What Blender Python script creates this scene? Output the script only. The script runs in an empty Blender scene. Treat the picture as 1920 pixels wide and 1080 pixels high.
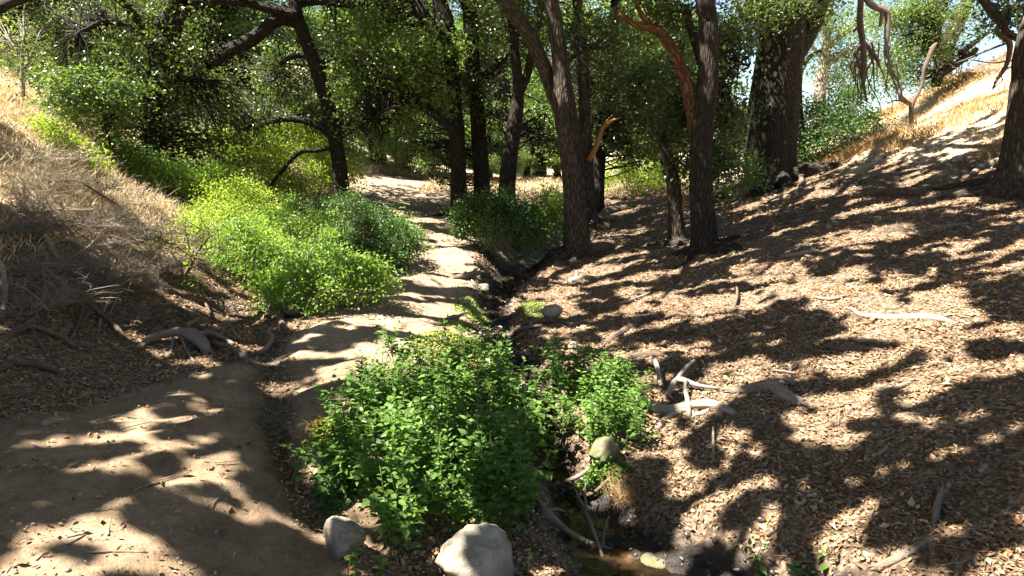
import bpy, math, random
import numpy as np
from mathutils import Vector

# ------------------------------------------------------------------ camera, world, sun, exposure
C = bpy.context.scene
COL = C.collection
random.seed(7)
RNG = np.random.default_rng(11)
F = 1280.0                       # focal length in pixels of the 1920 wide photograph
CZ = 2.5
TH = math.radians(10.6)
CT, ST = math.cos(TH), math.sin(TH)
cam_d = bpy.data.cameras.new('camera')
cam_d.sensor_width = 36; cam_d.lens = 24; cam_d.clip_start = 0.05; cam_d.clip_end = 600
cam = bpy.data.objects.new('camera', cam_d); COL.objects.link(cam)
cam.location = (0, 0, CZ); cam.rotation_euler = (math.pi / 2 - TH, 0, 0)
C.camera = cam

SUN_EL = math.radians(60)
SUN = np.array([-0.976 * math.cos(SUN_EL), -0.217 * math.cos(SUN_EL), math.sin(SUN_EL)])
SUN /= np.linalg.norm(SUN)
W = bpy.data.worlds.new('World'); C.world = W; W.use_nodes = True
wn = W.node_tree; wn.nodes.clear()
sky = wn.nodes.new('ShaderNodeTexSky'); sky.sky_type = 'NISHITA'; sky.sun_disc = False
sky.sun_elevation = SUN_EL; sky.sun_rotation = math.atan2(SUN[0], SUN[1])
bg = wn.nodes.new('ShaderNodeBackground'); bg.inputs[1].default_value = 0.05
wo = wn.nodes.new('ShaderNodeOutputWorld')
wn.links.new(sky.outputs[0], bg.inputs[0]); wn.links.new(bg.outputs[0], wo.inputs[0])
sd = bpy.data.lights.new('sun', 'SUN'); sd.energy = 5.0; sd.angle = math.radians(0.5); sd.color = (1, .955, .88)
so = bpy.data.objects.new('sun', sd); COL.objects.link(so)
so.rotation_euler = Vector(SUN).to_track_quat('Z', 'Y').to_euler(); so.location = (-20, 5, 30)
C.view_settings.view_transform = 'Standard'; C.view_settings.look = 'None'
C.view_settings.gamma = 1; C.view_settings.exposure = 2.45
C.view_settings.use_curve_mapping = False
C.render.engine = 'CYCLES'
C.cycles.max_bounces = 4; C.cycles.diffuse_bounces = 1; C.cycles.transmission_bounces = 2

# ------------------------------------------------------------------ helpers: projection
def pix(u, v, Y):
    a = -(v - 540) / F; r = (u - 960) / F
    t = Y / (CT + a * ST)
    return np.array([r * t, Y, CZ + t * (-ST + a * CT)])
def depth_of(Y, z): return Y * CT + (CZ - z) * ST
def project(P):
    d = P[..., 1] * CT - (P[..., 2] - CZ) * ST
    up = P[..., 1] * ST + (P[..., 2] - CZ) * CT
    dd = np.where(d > .1, d, .1)
    return 960 + F * P[..., 0] / dd, 540 - F * up / dd, d

# ------------------------------------------------------------------ helpers: noise
def _h(i, j, s):
    n = (i * 374761393 + j * 668265263 + s * 1274126177) & 0xffffffff
    n = ((n ^ (n >> 13)) * 1274126177) & 0xffffffff
    return ((n ^ (n >> 16)) & 0xffff) / 65535.0
def vnoise(x, y, s=0):
    x = np.asarray(x, float); y = np.asarray(y, float)
    i = np.floor(x).astype(np.int64); j = np.floor(y).astype(np.int64)
    f = x - i; g = y - j; f = f * f * (3 - 2 * f); g = g * g * (3 - 2 * g)
    return (_h(i, j, s) * (1 - f) + _h(i + 1, j, s) * f) * (1 - g) + (_h(i, j + 1, s) * (1 - f) + _h(i + 1, j + 1, s) * f) * g
def fbm(x, y, s=0, o=4):
    t = 0; a = .5
    for k in range(o):
        t = t + a * vnoise(x * 2 ** k + 17.3 * k, y * 2 ** k - 9.1 * k, s + k); a *= .5
    return t / (1 - .5 ** o)
def sst(a, b, x):
    t = np.clip((x - a) / (b - a), 0, 1); return t * t * (3 - 2 * t)

# ------------------------------------------------------------------ terrain
CP = [  # photo column, row, distance along the valley
 (1200,1075,3.8),(1060,850,5.3),(925,620,8.5),(940,520,11.4),(975,450,15.6),
 (860,480,12),(800,420,15),(740,385,17.5),(740,350,21),(740,325,26),(700,560,9),(780,520,10.5),(650,600,7.8),
 (720,640,6.9),(650,700,5.9),(600,755,5.3),(400,850,4.2),(200,950,3.43),(0,1080,2.86),(560,1000,3.7),
 (100,750,4.83),(300,700,5.78),(0,700,5.0),(0,600,5.7),(0,400,7.5),(0,200,11),(200,500,8),(200,600,6.8),
 (400,600,8),(480,590,8.4),(100,240,12.5),(300,290,17),(250,350,13),(400,400,13.5),(350,480,9.8),
 (640,385,17.3),(1100,600,8.7),(1080,470,13.5),(1300,460,12.2),(1450,350,18),(1600,300,20),(1700,245,17),
 (1900,340,11),(1920,95,20),(1800,155,21),(1500,278,24),(1920,500,7),(1920,700,4.7),(1920,1080,2.8),
 (1600,1080,3.2),(1500,800,4.9),(1500,600,7),(1600,450,9.5),(1200,370,20),(560,560,9.6),(600,480,12.5),
 (780,850,4.9),(1250,750,5.7),(1300,1000,4.0),(1700,600,6.1)]
XP = [(-4,2,.8),(0,1.5,.3),(4,1.5,1.1),(-8,3,2.2),(-14,4,4.2),(9,3,2.4),(14,4,4),(0,-6,.2),(-8,-6,2),(8,-6,2),(-18,-4,5),(18,-4,5),
 (-22,14,7),(-14,20,5.2),(-30,30,11),(-18,36,8),(-9,30,4),(-5,24,2.1),(-3,34,2.0),(0,28,1.7),(3,34,1.5),(4,24,1.6),
 (10,32,2.1),(20,24,6.4),(26,16,8.5),(34,8,10),(24,36,3.5),(36,30,7),(12,45,1.5),(0,48,2.5),(-12,50,7),(-30,52,14),(30,52,2),
 (14,12,4.3),(20,14,6.5),(0,68,6),(-22,70,14),(22,70,3),(44,60,3),(44,0,12),(-42,0,14),(-42,40,17),(-42,70,18),(-30,-12,8),(30,-12,8),(0,-14,0),(44,-14,12),(-42,-14,12),(48,34,8)]
PC = np.array([pix(*c) for c in CP] + [np.array(c, float) for c in XP])
def _tps(r2): return .5 * r2 * np.log(r2 + 1e-9)
_n = len(PC); _A = np.zeros((_n + 3, _n + 3))
_d2 = ((PC[:, None, :2] - PC[None, :, :2]) ** 2).sum(-1)
_A[:_n, :_n] = _tps(_d2) + np.eye(_n) * .12
_A[:_n, _n] = 1; _A[:_n, _n+1:] = PC[:, :2]; _A[_n, :_n] = 1; _A[_n+1:, :_n] = PC[:, :2].T
_w = np.linalg.solve(_A, np.concatenate([PC[:, 2], [0, 0, 0]]))
def tps(x, y):
    x = np.asarray(x, float); y = np.asarray(y, float); r = _w[_n] + _w[_n+1] * x + _w[_n+2] * y
    for k in range(_n): r = r + _w[k] * _tps((x - PC[k, 0]) ** 2 + (y - PC[k, 1]) ** 2)
    return r
TS = .2; TX0, TX1, TY0, TY1 = -46, 52, -15, 74
_tx = np.arange(TX0, TX1 + TS, TS); _ty = np.arange(TY0, TY1 + TS, TS)
_T = tps(*np.meshgrid(_tx, _ty, indexing='ij'))
def base(x, y):
    x = np.asarray(x, float); y = np.asarray(y, float)
    a = np.clip((x - TX0) / TS, 0, len(_tx) - 1.001); b = np.clip((y - TY0) / TS, 0, len(_ty) - 1.001)
    i = a.astype(int); j = b.astype(int); f = a - i; g = b - j
    return (_T[i, j] * (1 - f) + _T[i+1, j] * f) * (1 - g) + (_T[i, j+1] * (1 - f) + _T[i+1, j+1] * f) * g
_YS = np.concatenate([np.arange(1.6, 14, .04), np.arange(14, 70, .12)])
def hit0(u, v, fn=base):
    a = -(v - 540) / F; r = (u - 960) / F; t = _YS / (CT + a * ST)
    X = r * t; Z = CZ + t * (-ST + a * CT); d = Z - fn(X, _YS); k = np.argmax(d < 0)
    if d[k] >= 0: return pix(u, v, 40)
    if k == 0: return pix(u, v, _YS[0])
    q = d[k-1] / (d[k-1] - d[k]); return pix(u, v, _YS[k-1] + q * (_YS[k] - _YS[k-1]))
CREEK = [(1420,1100,.34,.2),(1270,1060,.38,.2),(1160,990,.3,.2),(1060,880,.2,.22),(1015,780,.17,.22),(1000,710,.15,.2),(965,650,.2,.18),(925,600,.22,.16),(925,560,.2,.16),(945,520,.26,.26),(965,485,.4,.4),(1000,450,.45,.45)]
_cp = np.array([hit0(u, v)[:2] for u, v, w, d in CREEK]); _cw = np.array([c[2] for c in CREEK]); _cd = np.array([c[3] for c in CREEK])
_cp = np.vstack([[[1.9, 2.4], [2.6, .5]][::-1], _cp, [[_cp[-1][0] + 1.2, _cp[-1][1] + 3], [_cp[-1][0] + 2.4, _cp[-1][1] + 8]]]); 
_cw = np.concatenate([[.5, .5], _cw, [.4, .4]]); _cd = np.concatenate([[.2, .2], _cd, [.4, .3]])
PATH = [(-60,1080,1.7),(150,1000,1.5),(280,900,1.3),(400,800,1.1),(520,720,.85),(640,660,.85),(730,610,.85),(780,560,.85),(805,510,.8),(815,470,.75),(800,430,.85),(785,390,1.2),(760,350,1.7),(745,328,2.6)]
_pp = np.array([hit0(u, v)[:2] for u, v, w in PATH]); _pw = np.array([c[2] for c in PATH])
GULLY = [(420,560,.4),(500,640,.35),(520,720,.3),(520,790,.28),(545,870,.25),(590,960,.25)]
_gp = np.array([hit0(u, v)[:2] for u, v, w in GULLY]); _gw = np.array([c[2] for c in GULLY]) * .65
def pdist(x, y, P, Wd):
    best = np.full(np.shape(x), 1e9); w = np.full(np.shape(x), .5)
    for k in range(len(P) - 1):
        a, b = P[k], P[k+1]; d = b - a; L = (d ** 2).sum()
        t = np.clip(((x - a[0]) * d[0] + (y - a[1]) * d[1]) / L, 0, 1)
        e = np.hypot(x - a[0] - t * d[0], y - a[1] - t * d[1])
        m = e < best; best = np.where(m, e, best); w = np.where(m, Wd[k] * (1 - t) + Wd[k+1] * t, w)
    return best, w
_cwd = np.stack([_cw, _cd], 1)
def detail(x, y, b, full=False):
    x = np.asarray(x, float); y = np.asarray(y, float)
    dc, wc = pdist(x, y, _cp, _cw); _, dd = pdist(x, y, _cp, _cd)
    dg, wg = pdist(x, y, _gp, _gw)
    dp, wp = pdist(x, y, _pp, _pw)
    wob = (fbm(x * 3, y * 3, 3, 2) - .5) * .3
    carve = dd * (1 - sst(wc * .5, wc * 1.9, dc + wob * .6))
    gul = .085 * np.exp(-(np.maximum(dg + wob * .3, 0) / wg) ** 2)
    pw = (1 - sst(wp * .8, wp * 1.25, dp + wob)) * (.4 + .6 * sst(.4, 1.2, dg / wg + wob))
    z = b - carve - gul
    lit = 1 - pw
    z = z + lit * ((fbm(x * 1.1, y * 1.1, 21) - .5) * .16 + (fbm(x * 4, y * 4, 5) - .5) * .09 + (vnoise(x * 14, y * 14, 6) - .5) * .022)
    z = z + (1 - sst(.8, 2.2, dc / wc)) * (1 - pw) * ((fbm(x * 7, y * 7, 51, 4) - .5) * .17)
    # worn dust: long soft ripples running down the trail
    rx = x * .83 - y * .56; ry = x * .56 + y * .83
    z = z + pw * ((fbm(rx * 3.0, ry * .8, 31, 3) - .5) * .15 + (fbm(rx * 9, ry * 2.2, 35, 3) - .5) * .035 + (fbm(x * 11, y * 11, 8, 3) - .5) * .022 + (vnoise(x * 40, y * 40, 9) - .5) * .006)
    if full: return z, pw, dc / wc, dg / wg
    return z
def ground(x, y):
    b = base(x, y); return detail(x, y, b)
def hit(u, v): return hit0(u, v, ground)
def near(x, y): return np.array([x, y, float(ground(x, y))])

# ------------------------------------------------------------------ helpers: meshes
def make_mesh(name, V, quads=None, tris=None, attrs=None, smooth=True, mats=None):
    me = bpy.data.meshes.new(name); V = np.asarray(V, np.float32)
    me.vertices.add(len(V)); me.vertices.foreach_set('co', V.ravel())
    q = np.zeros((0, 4), int) if quads is None else np.asarray(quads, int).reshape(-1, 4)
    t = np.zeros((0, 3), int) if tris is None else np.asarray(tris, int).reshape(-1, 3)
    idx = np.concatenate([q.ravel(), t.ravel()]).astype(np.int32)
    ls = np.concatenate([np.arange(len(q)) * 4, len(q) * 4 + np.arange(len(t)) * 3]).astype(np.int32)
    me.loops.add(len(idx)); me.loops.foreach_set('vertex_index', idx)
    me.polygons.add(len(ls)); me.polygons.foreach_set('loop_start', ls)
    me.polygons.foreach_set('use_smooth', np.full(len(ls), smooth))
    for k, a in (attrs or {}).items():
        a = np.asarray(a, np.float32)
        if a.ndim == 1:
            at = me.attributes.new(k, 'FLOAT', 'POINT'); at.data.foreach_set('value', a)
        else:
            at = me.attributes.new(k, 'FLOAT_VECTOR', 'POINT'); at.data.foreach_set('vector', a.ravel())
    me.update(calc_edges=True); me.validate()
    if mats: me.materials.append(mats)
    return me
class MB:
    def __init__(s): s.V = []; s.Q = []; s.T = []; s.R = []; s.B = []; s.n = 0
    def add(s, V, Q=None, T=None, r=None, b=None):
        V = np.asarray(V, float)
        if Q is not None and len(Q): s.Q.append(np.asarray(Q) + s.n)
        if T is not None and len(T): s.T.append(np.asarray(T) + s.n)
        s.V.append(V); s.R.append(np.full(len(V), random.random()) if r is None else r)
        s.B.append(V if b is None else b); s.n += len(V)
    def mesh(s, name, mat, origin=(0, 0, 0), smooth=True):
        if not s.n: s.add(np.zeros((3, 3)), T=[[0, 1, 2]])
        return make_mesh(name, np.concatenate(s.V) - np.asarray(origin), np.concatenate(s.Q) if s.Q else None,
            np.concatenate(s.T) if s.T else None, {'rnd': np.concatenate(s.R), 'bco': np.concatenate(s.B)}, smooth, mat)
def cat_rom(P, step):
    P = np.asarray(P, float); n = len(P)
    if n < 2: return P
    E = np.vstack([2 * P[0] - P[1], P, 2 * P[-1] - P[-2]]); out = []
    for i in range(n - 1):
        a, b, c, d = E[i:i+4]; L = np.linalg.norm((c - b)[:3]); m = max(1, int(math.ceil(L / step)))
        for k in range(m):
            t = k / m
            out.append(.5 * (2*b + (c-a)*t + (2*a-5*b+4*c-d)*t*t + (3*b-a-3*c+d)*t**3))
    out.append(P[-1]); return np.array(out)
def tube(mb, P, R, ns=8, step=.15, rough=0., seed=0, ridge=0., cap=True, r=None):
    """P: points, R: radii -> smooth tapered tube with lumps and (for trunks) real bark ridges"""
    PR = cat_rom(np.column_stack([P, R]), step); P = PR[:, :3]; R = np.maximum(PR[:, 3], .0008)
    n = len(P); T = np.gradient(P, axis=0) if n > 2 else np.repeat([P[1] - P[0]], n, 0)
    T /= np.linalg.norm(T, axis=1)[:, None] + 1e-9
    N = np.zeros_like(P); a = np.array([1., 0, 0]) if abs(T[0][0]) < .8 else np.array([0, 1., 0])
    for i in range(n):
        a = a - T[i] * a.dot(T[i]); a /= np.linalg.norm(a) + 1e-9; N[i] = a
    B = np.cross(T, N); th = np.arange(ns) / ns * 2 * math.pi
    s = np.concatenate([[0], np.cumsum(np.linalg.norm(np.diff(P, axis=0), axis=1))])
    TH_, S_ = np.meshgrid(th, s); cx, cy = np.cos(TH_), np.sin(TH_)
    rr = R[:, None] * np.ones(ns)
    if rough: rr = rr * (1 + rough * 2 * (fbm(cx * 1.3 + seed * 3.1 + 50, cy * 1.3 + S_ * 1.6 / max(R.max() * 4, .3) + 50, 3) - .5))
    if ridge:
        wv = (vnoise(TH_ / (2 * math.pi) * 0 + cx * 7 + S_ * 1.0 + 80, cy * 7 + S_ * .9 + 60 + seed, 9) - .5)
        rr = rr * (1 + ridge * wv * 2)
    V = P[:, None, :] + rr[..., None] * (cx[..., None] * N[:, None, :] + cy[..., None] * B[:, None, :])
    b = np.stack([cx * R[:, None], cy * R[:, None], S_ + seed * 3.7], -1).reshape(-1, 3)
    i = np.arange(n - 1)[:, None] * ns; j = np.arange(ns)[None, :]; k = (j + 1) % ns
    Q = np.stack([i + j, i + k, i + ns + k, i + ns + j], -1).reshape(-1, 4)
    V = V.reshape(-1, 3)
    if cap:
        V = np.vstack([V, P[:1], P[-1:]]); b = np.vstack([b, [[0, 0, 0]], [[0, 0, s[-1]]]]); m = n * ns
        Tt = [[m, (q + 1) % ns, q] for q in range(ns)] + [[m + 1, (n-1)*ns + q, (n-1)*ns + (q+1) % ns] for q in range(ns)]
    else: Tt = None
    mb.add(V, Q, Tt, r=None if r is None else np.full(len(V), r), b=b)
def unit(v): return v / (np.linalg.norm(v, axis=-1, keepdims=True) + 1e-9)
def leaves(mb, Cn, size, up=.5, rnd=None, fold=.25, aspect=.6, rng=RNG, axis=None, lobes=False):
    n = len(Cn)
    if not n: return
    nrm = unit(rng.normal(size=(n, 3)) + np.array([0, 0, up * 2]))
    ax = unit(rng.normal(size=(n, 3))) if axis is None else unit(axis + rng.normal(size=(n, 3)) * .4)
    ax = unit(ax - nrm * (ax * nrm).sum(-1, keepdims=True)); sd_ = np.cross(nrm, ax)
    L = (size * (.7 + .6 * rng.random(n)))[:, None] if np.ndim(size) else size * (.7 + .6 * rng.random(n))[:, None]
    w = L * aspect / 2
    if lobes:   # six vertices, pinched waist: an oak leaf
        V = np.stack([Cn - ax * L / 2, Cn - ax * L*.1 + sd_ * w + nrm * w * fold, Cn + ax*L*.12 + sd_*w*.55, Cn + ax*L*.28+sd_*w*.8 + nrm*w*fold, Cn + ax * L / 2,
                      Cn + ax*L*.28-sd_*w*.8 + nrm*w*fold, Cn + ax*L*.12 - sd_*w*.55, Cn - ax * L*.1 - sd_ * w + nrm * w * fold], 1)
        o = np.arange(n)[:, None] * 8
        T = np.stack([o+[[0,1,2]], o+[[0,2,6]], o+[[0,6,7]], o+[[2,3,4]], o+[[2,4,6]], o+[[4,5,6]]], 1).reshape(-1, 3); m = 8
    else:
        V = np.stack([Cn - ax * L / 2, Cn + sd_ * w + nrm * w * fold, Cn + ax * L / 2, Cn - sd_ * w + nrm * w * fold], 1)
        o = np.arange(n)[:, None] * 4
        T = np.stack([o + [[0, 1, 2]], o + [[0, 2, 3]]], 1).reshape(-1, 3); m = 4
    r = rng.random(n) if rnd is None else rnd
    mb.add(V.reshape(-1, 3), T=T, r=np.repeat(r, m), b=V.reshape(-1, 3))

# ------------------------------------------------------------------ helpers: objects
def put(name, me, parent=None, loc=(0, 0, 0), kind=None, label=None):
    o = bpy.data.objects.new(name, me); COL.objects.link(o); o.location = loc
    if parent: o.parent = parent
    if kind: o['kind'] = kind
    if label: o['label'] = label
    return o
def thing(name, label, cat, loc, group=None):
    o = bpy.data.objects.new(name, None); COL.objects.link(o); o.location = loc; o.empty_display_size = .2
    o['label'] = label; o['category'] = cat
    if group: o['group'] = group
    return o
def tag(o, label, cat, group=None):
    o['label'] = label; o['category'] = cat
    if group: o['group'] = group
    return o
def dup(root, loc, rz=0, s=1, label=None, group=None):
    r = root.copy(); COL.objects.link(r); r.location = loc; r.rotation_euler = (0, 0, rz); r.scale = (s, s, s)
    if label: r['label'] = label
    if group: r['group'] = group
    for ch in list(root.children):
        c = ch.copy(); COL.objects.link(c); c.parent = r
        for g in ch.children:
            d = g.copy(); COL.objects.link(d); d.parent = c
    return r

# ------------------------------------------------------------------ materials
class Mat:
    def __init__(s, name):
        s.m = bpy.data.materials.new(name); s.m.use_nodes = True; s.t = s.m.node_tree; s.t.nodes.clear()
        s.out = s.n('ShaderNodeOutputMaterial')
    def n(s, typ, **k):
        x = s.t.nodes.new(typ)
        for a, b in k.items(): setattr(x, a, b)
        return x
    def l(s, a, b): s.t.links.new(a, b)
    def attr(s, name): return s.n('ShaderNodeAttribute', attribute_name=name)
    def noise(s, vec, scale, detail=4, rough=.6, dist=0):
        x = s.n('ShaderNodeTexNoise'); x.inputs['Scale'].default_value = scale; x.inputs['Detail'].default_value = detail
        x.inputs['Roughness'].default_value = rough; x.inputs['Distortion'].default_value = dist
        if vec is not None: s.l(vec, x.inputs['Vector'])
        return x.outputs['Fac']
    def ramp(s, fac, stops):
        x = s.n('ShaderNodeValToRGB'); e = x.color_ramp.elements
        while len(e) < len(stops): e.new(.5)
        for q, (p, c) in zip(e, stops): q.position = p; q.color = (*c, 1)
        s.l(fac, x.inputs[0]); return x.outputs[0]
    def mix(s, fac, a, b, mode='MIX'):
        x = s.n('ShaderNodeMix', data_type='RGBA', blend_type=mode)
        for src, i in ((fac, 0), (a, 6), (b, 7)):
            if isinstance(src, (int, float)): x.inputs[i].default_value = src
            elif isinstance(src, tuple): x.inputs[i].default_value = (*src, 1)
            else: s.l(src, x.inputs[i])
        return x.outputs[2]
    def math(s, op, a, b=0, clamp=False):
        x = s.n('ShaderNodeMath', operation=op); x.use_clamp = clamp
        for src, i in ((a, 0), (b, 1)):
            if isinstance(src, (int, float)): x.inputs[i].default_value = src
            else: s.l(src, x.inputs[i])
        return x.outputs[0]
    def scale(s, vec, sc):
        x = s.n('ShaderNodeMapping'); x.inputs['Scale'].default_value = sc; s.l(vec, x.inputs[0]); return x.outputs[0]
    def bump(s, h, strength=.5, dist=.02):
        x = s.n('ShaderNodeBump'); x.inputs['Strength'].default_value = strength; x.inputs['Distance'].default_value = dist
        s.l(h, x.inputs['Height']); return x.outputs[0]
    def bsdf(s, col, rough=.9, spec=.2, normal=None):
        x = s.n('ShaderNodeBsdfPrincipled')
        if isinstance(col, tuple): x.inputs['Base Color'].default_value = (*col, 1)
        else: s.l(col, x.inputs['Base Color'])
        if isinstance(rough, (int, float)): x.inputs['Roughness'].default_value = rough
        else: s.l(rough, x.inputs['Roughness'])
        x.inputs['Specular IOR Level'].default_value = spec
        if normal is not None: s.l(normal, x.inputs['Normal'])
        return x.outputs[0]
    def done(s, sh): s.l(sh, s.out.inputs[0]); return s.m

def leaf_mat(name, stops, trans=.4, rough=.45, spec=.4, tcol=(1.25, 1.35, .5)):
    M = Mat(name); r = M.attr('rnd').outputs['Fac']; g = M.n('ShaderNodeNewGeometry')
    col = M.ramp(r, stops)
    nz = M.noise(g.outputs['Position'], .9, 2)
    col = M.mix(M.math('MULTIPLY', nz, .5), col, M.mix(.5, col, stops[-1][1]))
    b = M.bsdf(col, rough, spec)
    t = M.n('ShaderNodeBsdfTranslucent'); M.l(M.mix(1.0, col, tcol, 'MULTIPLY'), t.inputs[0])
    mx = M.n('ShaderNodeMixShader'); mx.inputs[0].default_value = trans; M.l(b, mx.inputs[1]); M.l(t.outputs[0], mx.inputs[2])
    return M.done(mx.outputs[0])
OAK = leaf_mat('oak_leaf', [(0, (.03, .052, .018)), (.5, (.065, .1, .028)), (.85, (.12, .165, .05)), (1, (.26, .29, .1))], .38, .36, .65)
OAKL = leaf_mat('oak_leaf_light', [(0, (.05, .088, .024)), (.5, (.115, .18, .045)), (.85, (.19, .27, .075)), (1, (.3, .36, .12))], .42, .42, .5)
HIGH = leaf_mat('high_crown_leaf', [(0, (.03, .05, .018)), (.6, (.055, .085, .026)), (1, (.1, .13, .045))], .22, .4, .5)
PALE = leaf_mat('pale_leaf', [(0, (.12, .17, .06)), (.6, (.2, .25, .09)), (1, (.3, .34, .13))], .45, .55, .3)
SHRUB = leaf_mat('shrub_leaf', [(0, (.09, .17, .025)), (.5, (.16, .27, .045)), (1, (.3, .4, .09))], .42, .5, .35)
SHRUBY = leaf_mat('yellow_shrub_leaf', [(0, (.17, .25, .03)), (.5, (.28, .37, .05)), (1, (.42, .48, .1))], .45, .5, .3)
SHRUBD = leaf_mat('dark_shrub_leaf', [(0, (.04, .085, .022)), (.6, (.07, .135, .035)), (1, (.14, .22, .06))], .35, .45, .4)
NETTLE = leaf_mat('nettle_leaf', [(0, (.03, .085, .012)), (.5, (.075, .18, .026)), (.85, (.13, .26, .045)), (1, (.33, .38, .08))], .4, .5, .35, (1.1, 1.4, .4))
HERB = leaf_mat('pale_herb_leaf', [(0, (.2, .27, .06)), (1, (.4, .46, .13))], .4, .6, .2)
DRYLEAF = leaf_mat('dry_leaf', [(0, (.06, .037, .021)), (.3, (.19, .115, .06)), (.65, (.37, .25, .145)), (.93, (.57, .43, .27)), (1, (.37, .16, .06))], .08, .75, .2, (1, .8, .5))
WETLEAF = leaf_mat('wet_leaf', [(0, (.015, .01, .006)), (.7, (.06, .035, .02)), (1, (.2, .13, .07))], .05, .3, .6, (1, .8, .5))
GRASS = leaf_mat('dry_grass_blade', [(0, (.38, .27, .15)), (.5, (.56, .43, .27)), (1, (.72, .6, .42))], .25, .7, .2, (1, .9, .6))
GRASSO = leaf_mat('russet_grass_blade', [(0, (.3, .16, .06)), (.5, (.42, .26, .11)), (1, (.55, .4, .2))], .25, .7, .2, (1, .85, .5))

def bark_mat(name, dark, mid, light, warm=None, sc=1.):
    M = Mat(name); co = M.attr('bco').outputs['Vector']
    f = M.noise(M.scale(co, (34 * sc, 34 * sc, 7 * sc)), 1, 5, .6, .6)
    v = M.n('ShaderNodeTexVoronoi', feature='DISTANCE_TO_EDGE'); v.inputs['Scale'].default_value = 1
    M.l(M.scale(co, (26 * sc, 26 * sc, 5 * sc)), v.inputs['Vector'])
    crack = M.math('MULTIPLY', v.outputs['Distance'], 2.6, True)
    h = M.math('ADD', M.math('MULTIPLY', crack, .7), M.math('MULTIPLY', f, .6))
    col = M.ramp(h, [(.25, dark), (.6, mid), (.95, light)])
    big = M.noise(co, 1.6, 3)
    col = M.mix(M.math('MULTIPLY', big, .5), col, M.mix(.5, col, warm or light))
    return M.done(M.bsdf(col, .9, .15, M.bump(h, .9, .025)))
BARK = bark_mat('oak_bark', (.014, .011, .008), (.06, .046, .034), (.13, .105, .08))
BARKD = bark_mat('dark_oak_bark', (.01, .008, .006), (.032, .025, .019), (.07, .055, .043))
BARKR = bark_mat('red_bark', (.04, .018, .01), (.15, .065, .032), (.27, .13, .07))
BARKG = bark_mat('grey_bark', (.09, .075, .06), (.27, .23, .19), (.42, .37, .31), sc=.8)
def wood_mat(name, a, b, c):
    M = Mat(name); co = M.attr('bco').outputs['Vector']
    f = M.noise(M.scale(co, (75, 75, 6)), 1, 5, .7, .5); g = M.noise(co, 12, 4, .7)
    col = M.ramp(M.math('ADD', M.math('MULTIPLY', f, .65), M.math('MULTIPLY', g, .4)), [(.25, a), (.5, b), (.75, c)])
    return M.done(M.bsdf(col, .85, .2, M.bump(f, 1.0, .02)))
DEAD = wood_mat('weathered_wood', (.08, .058, .042), (.22, .17, .125), (.36, .3, .235))
DEADW = wood_mat('bleached_wood', (.13, .1, .075), (.3, .25, .19), (.45, .39, .31))
DEADD = wood_mat('dark_dead_wood', (.04, .028, .02), (.13, .09, .065), (.26, .19, .14))
TWIG = wood_mat('grey_twig', (.1, .078, .055), (.3, .245, .18), (.48, .41, .31))
STRAW = wood_mat('straw_twig', (.25, .19, .12), (.48, .39, .26), (.66, .57, .42))
ORANGE = wood_mat('raw_orange_wood', (.16, .06, .02), (.42, .19, .07), (.6, .34, .16))
STEM = wood_mat('green_stem', (.05, .07, .02), (.1, .15, .04), (.16, .22, .07))

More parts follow.
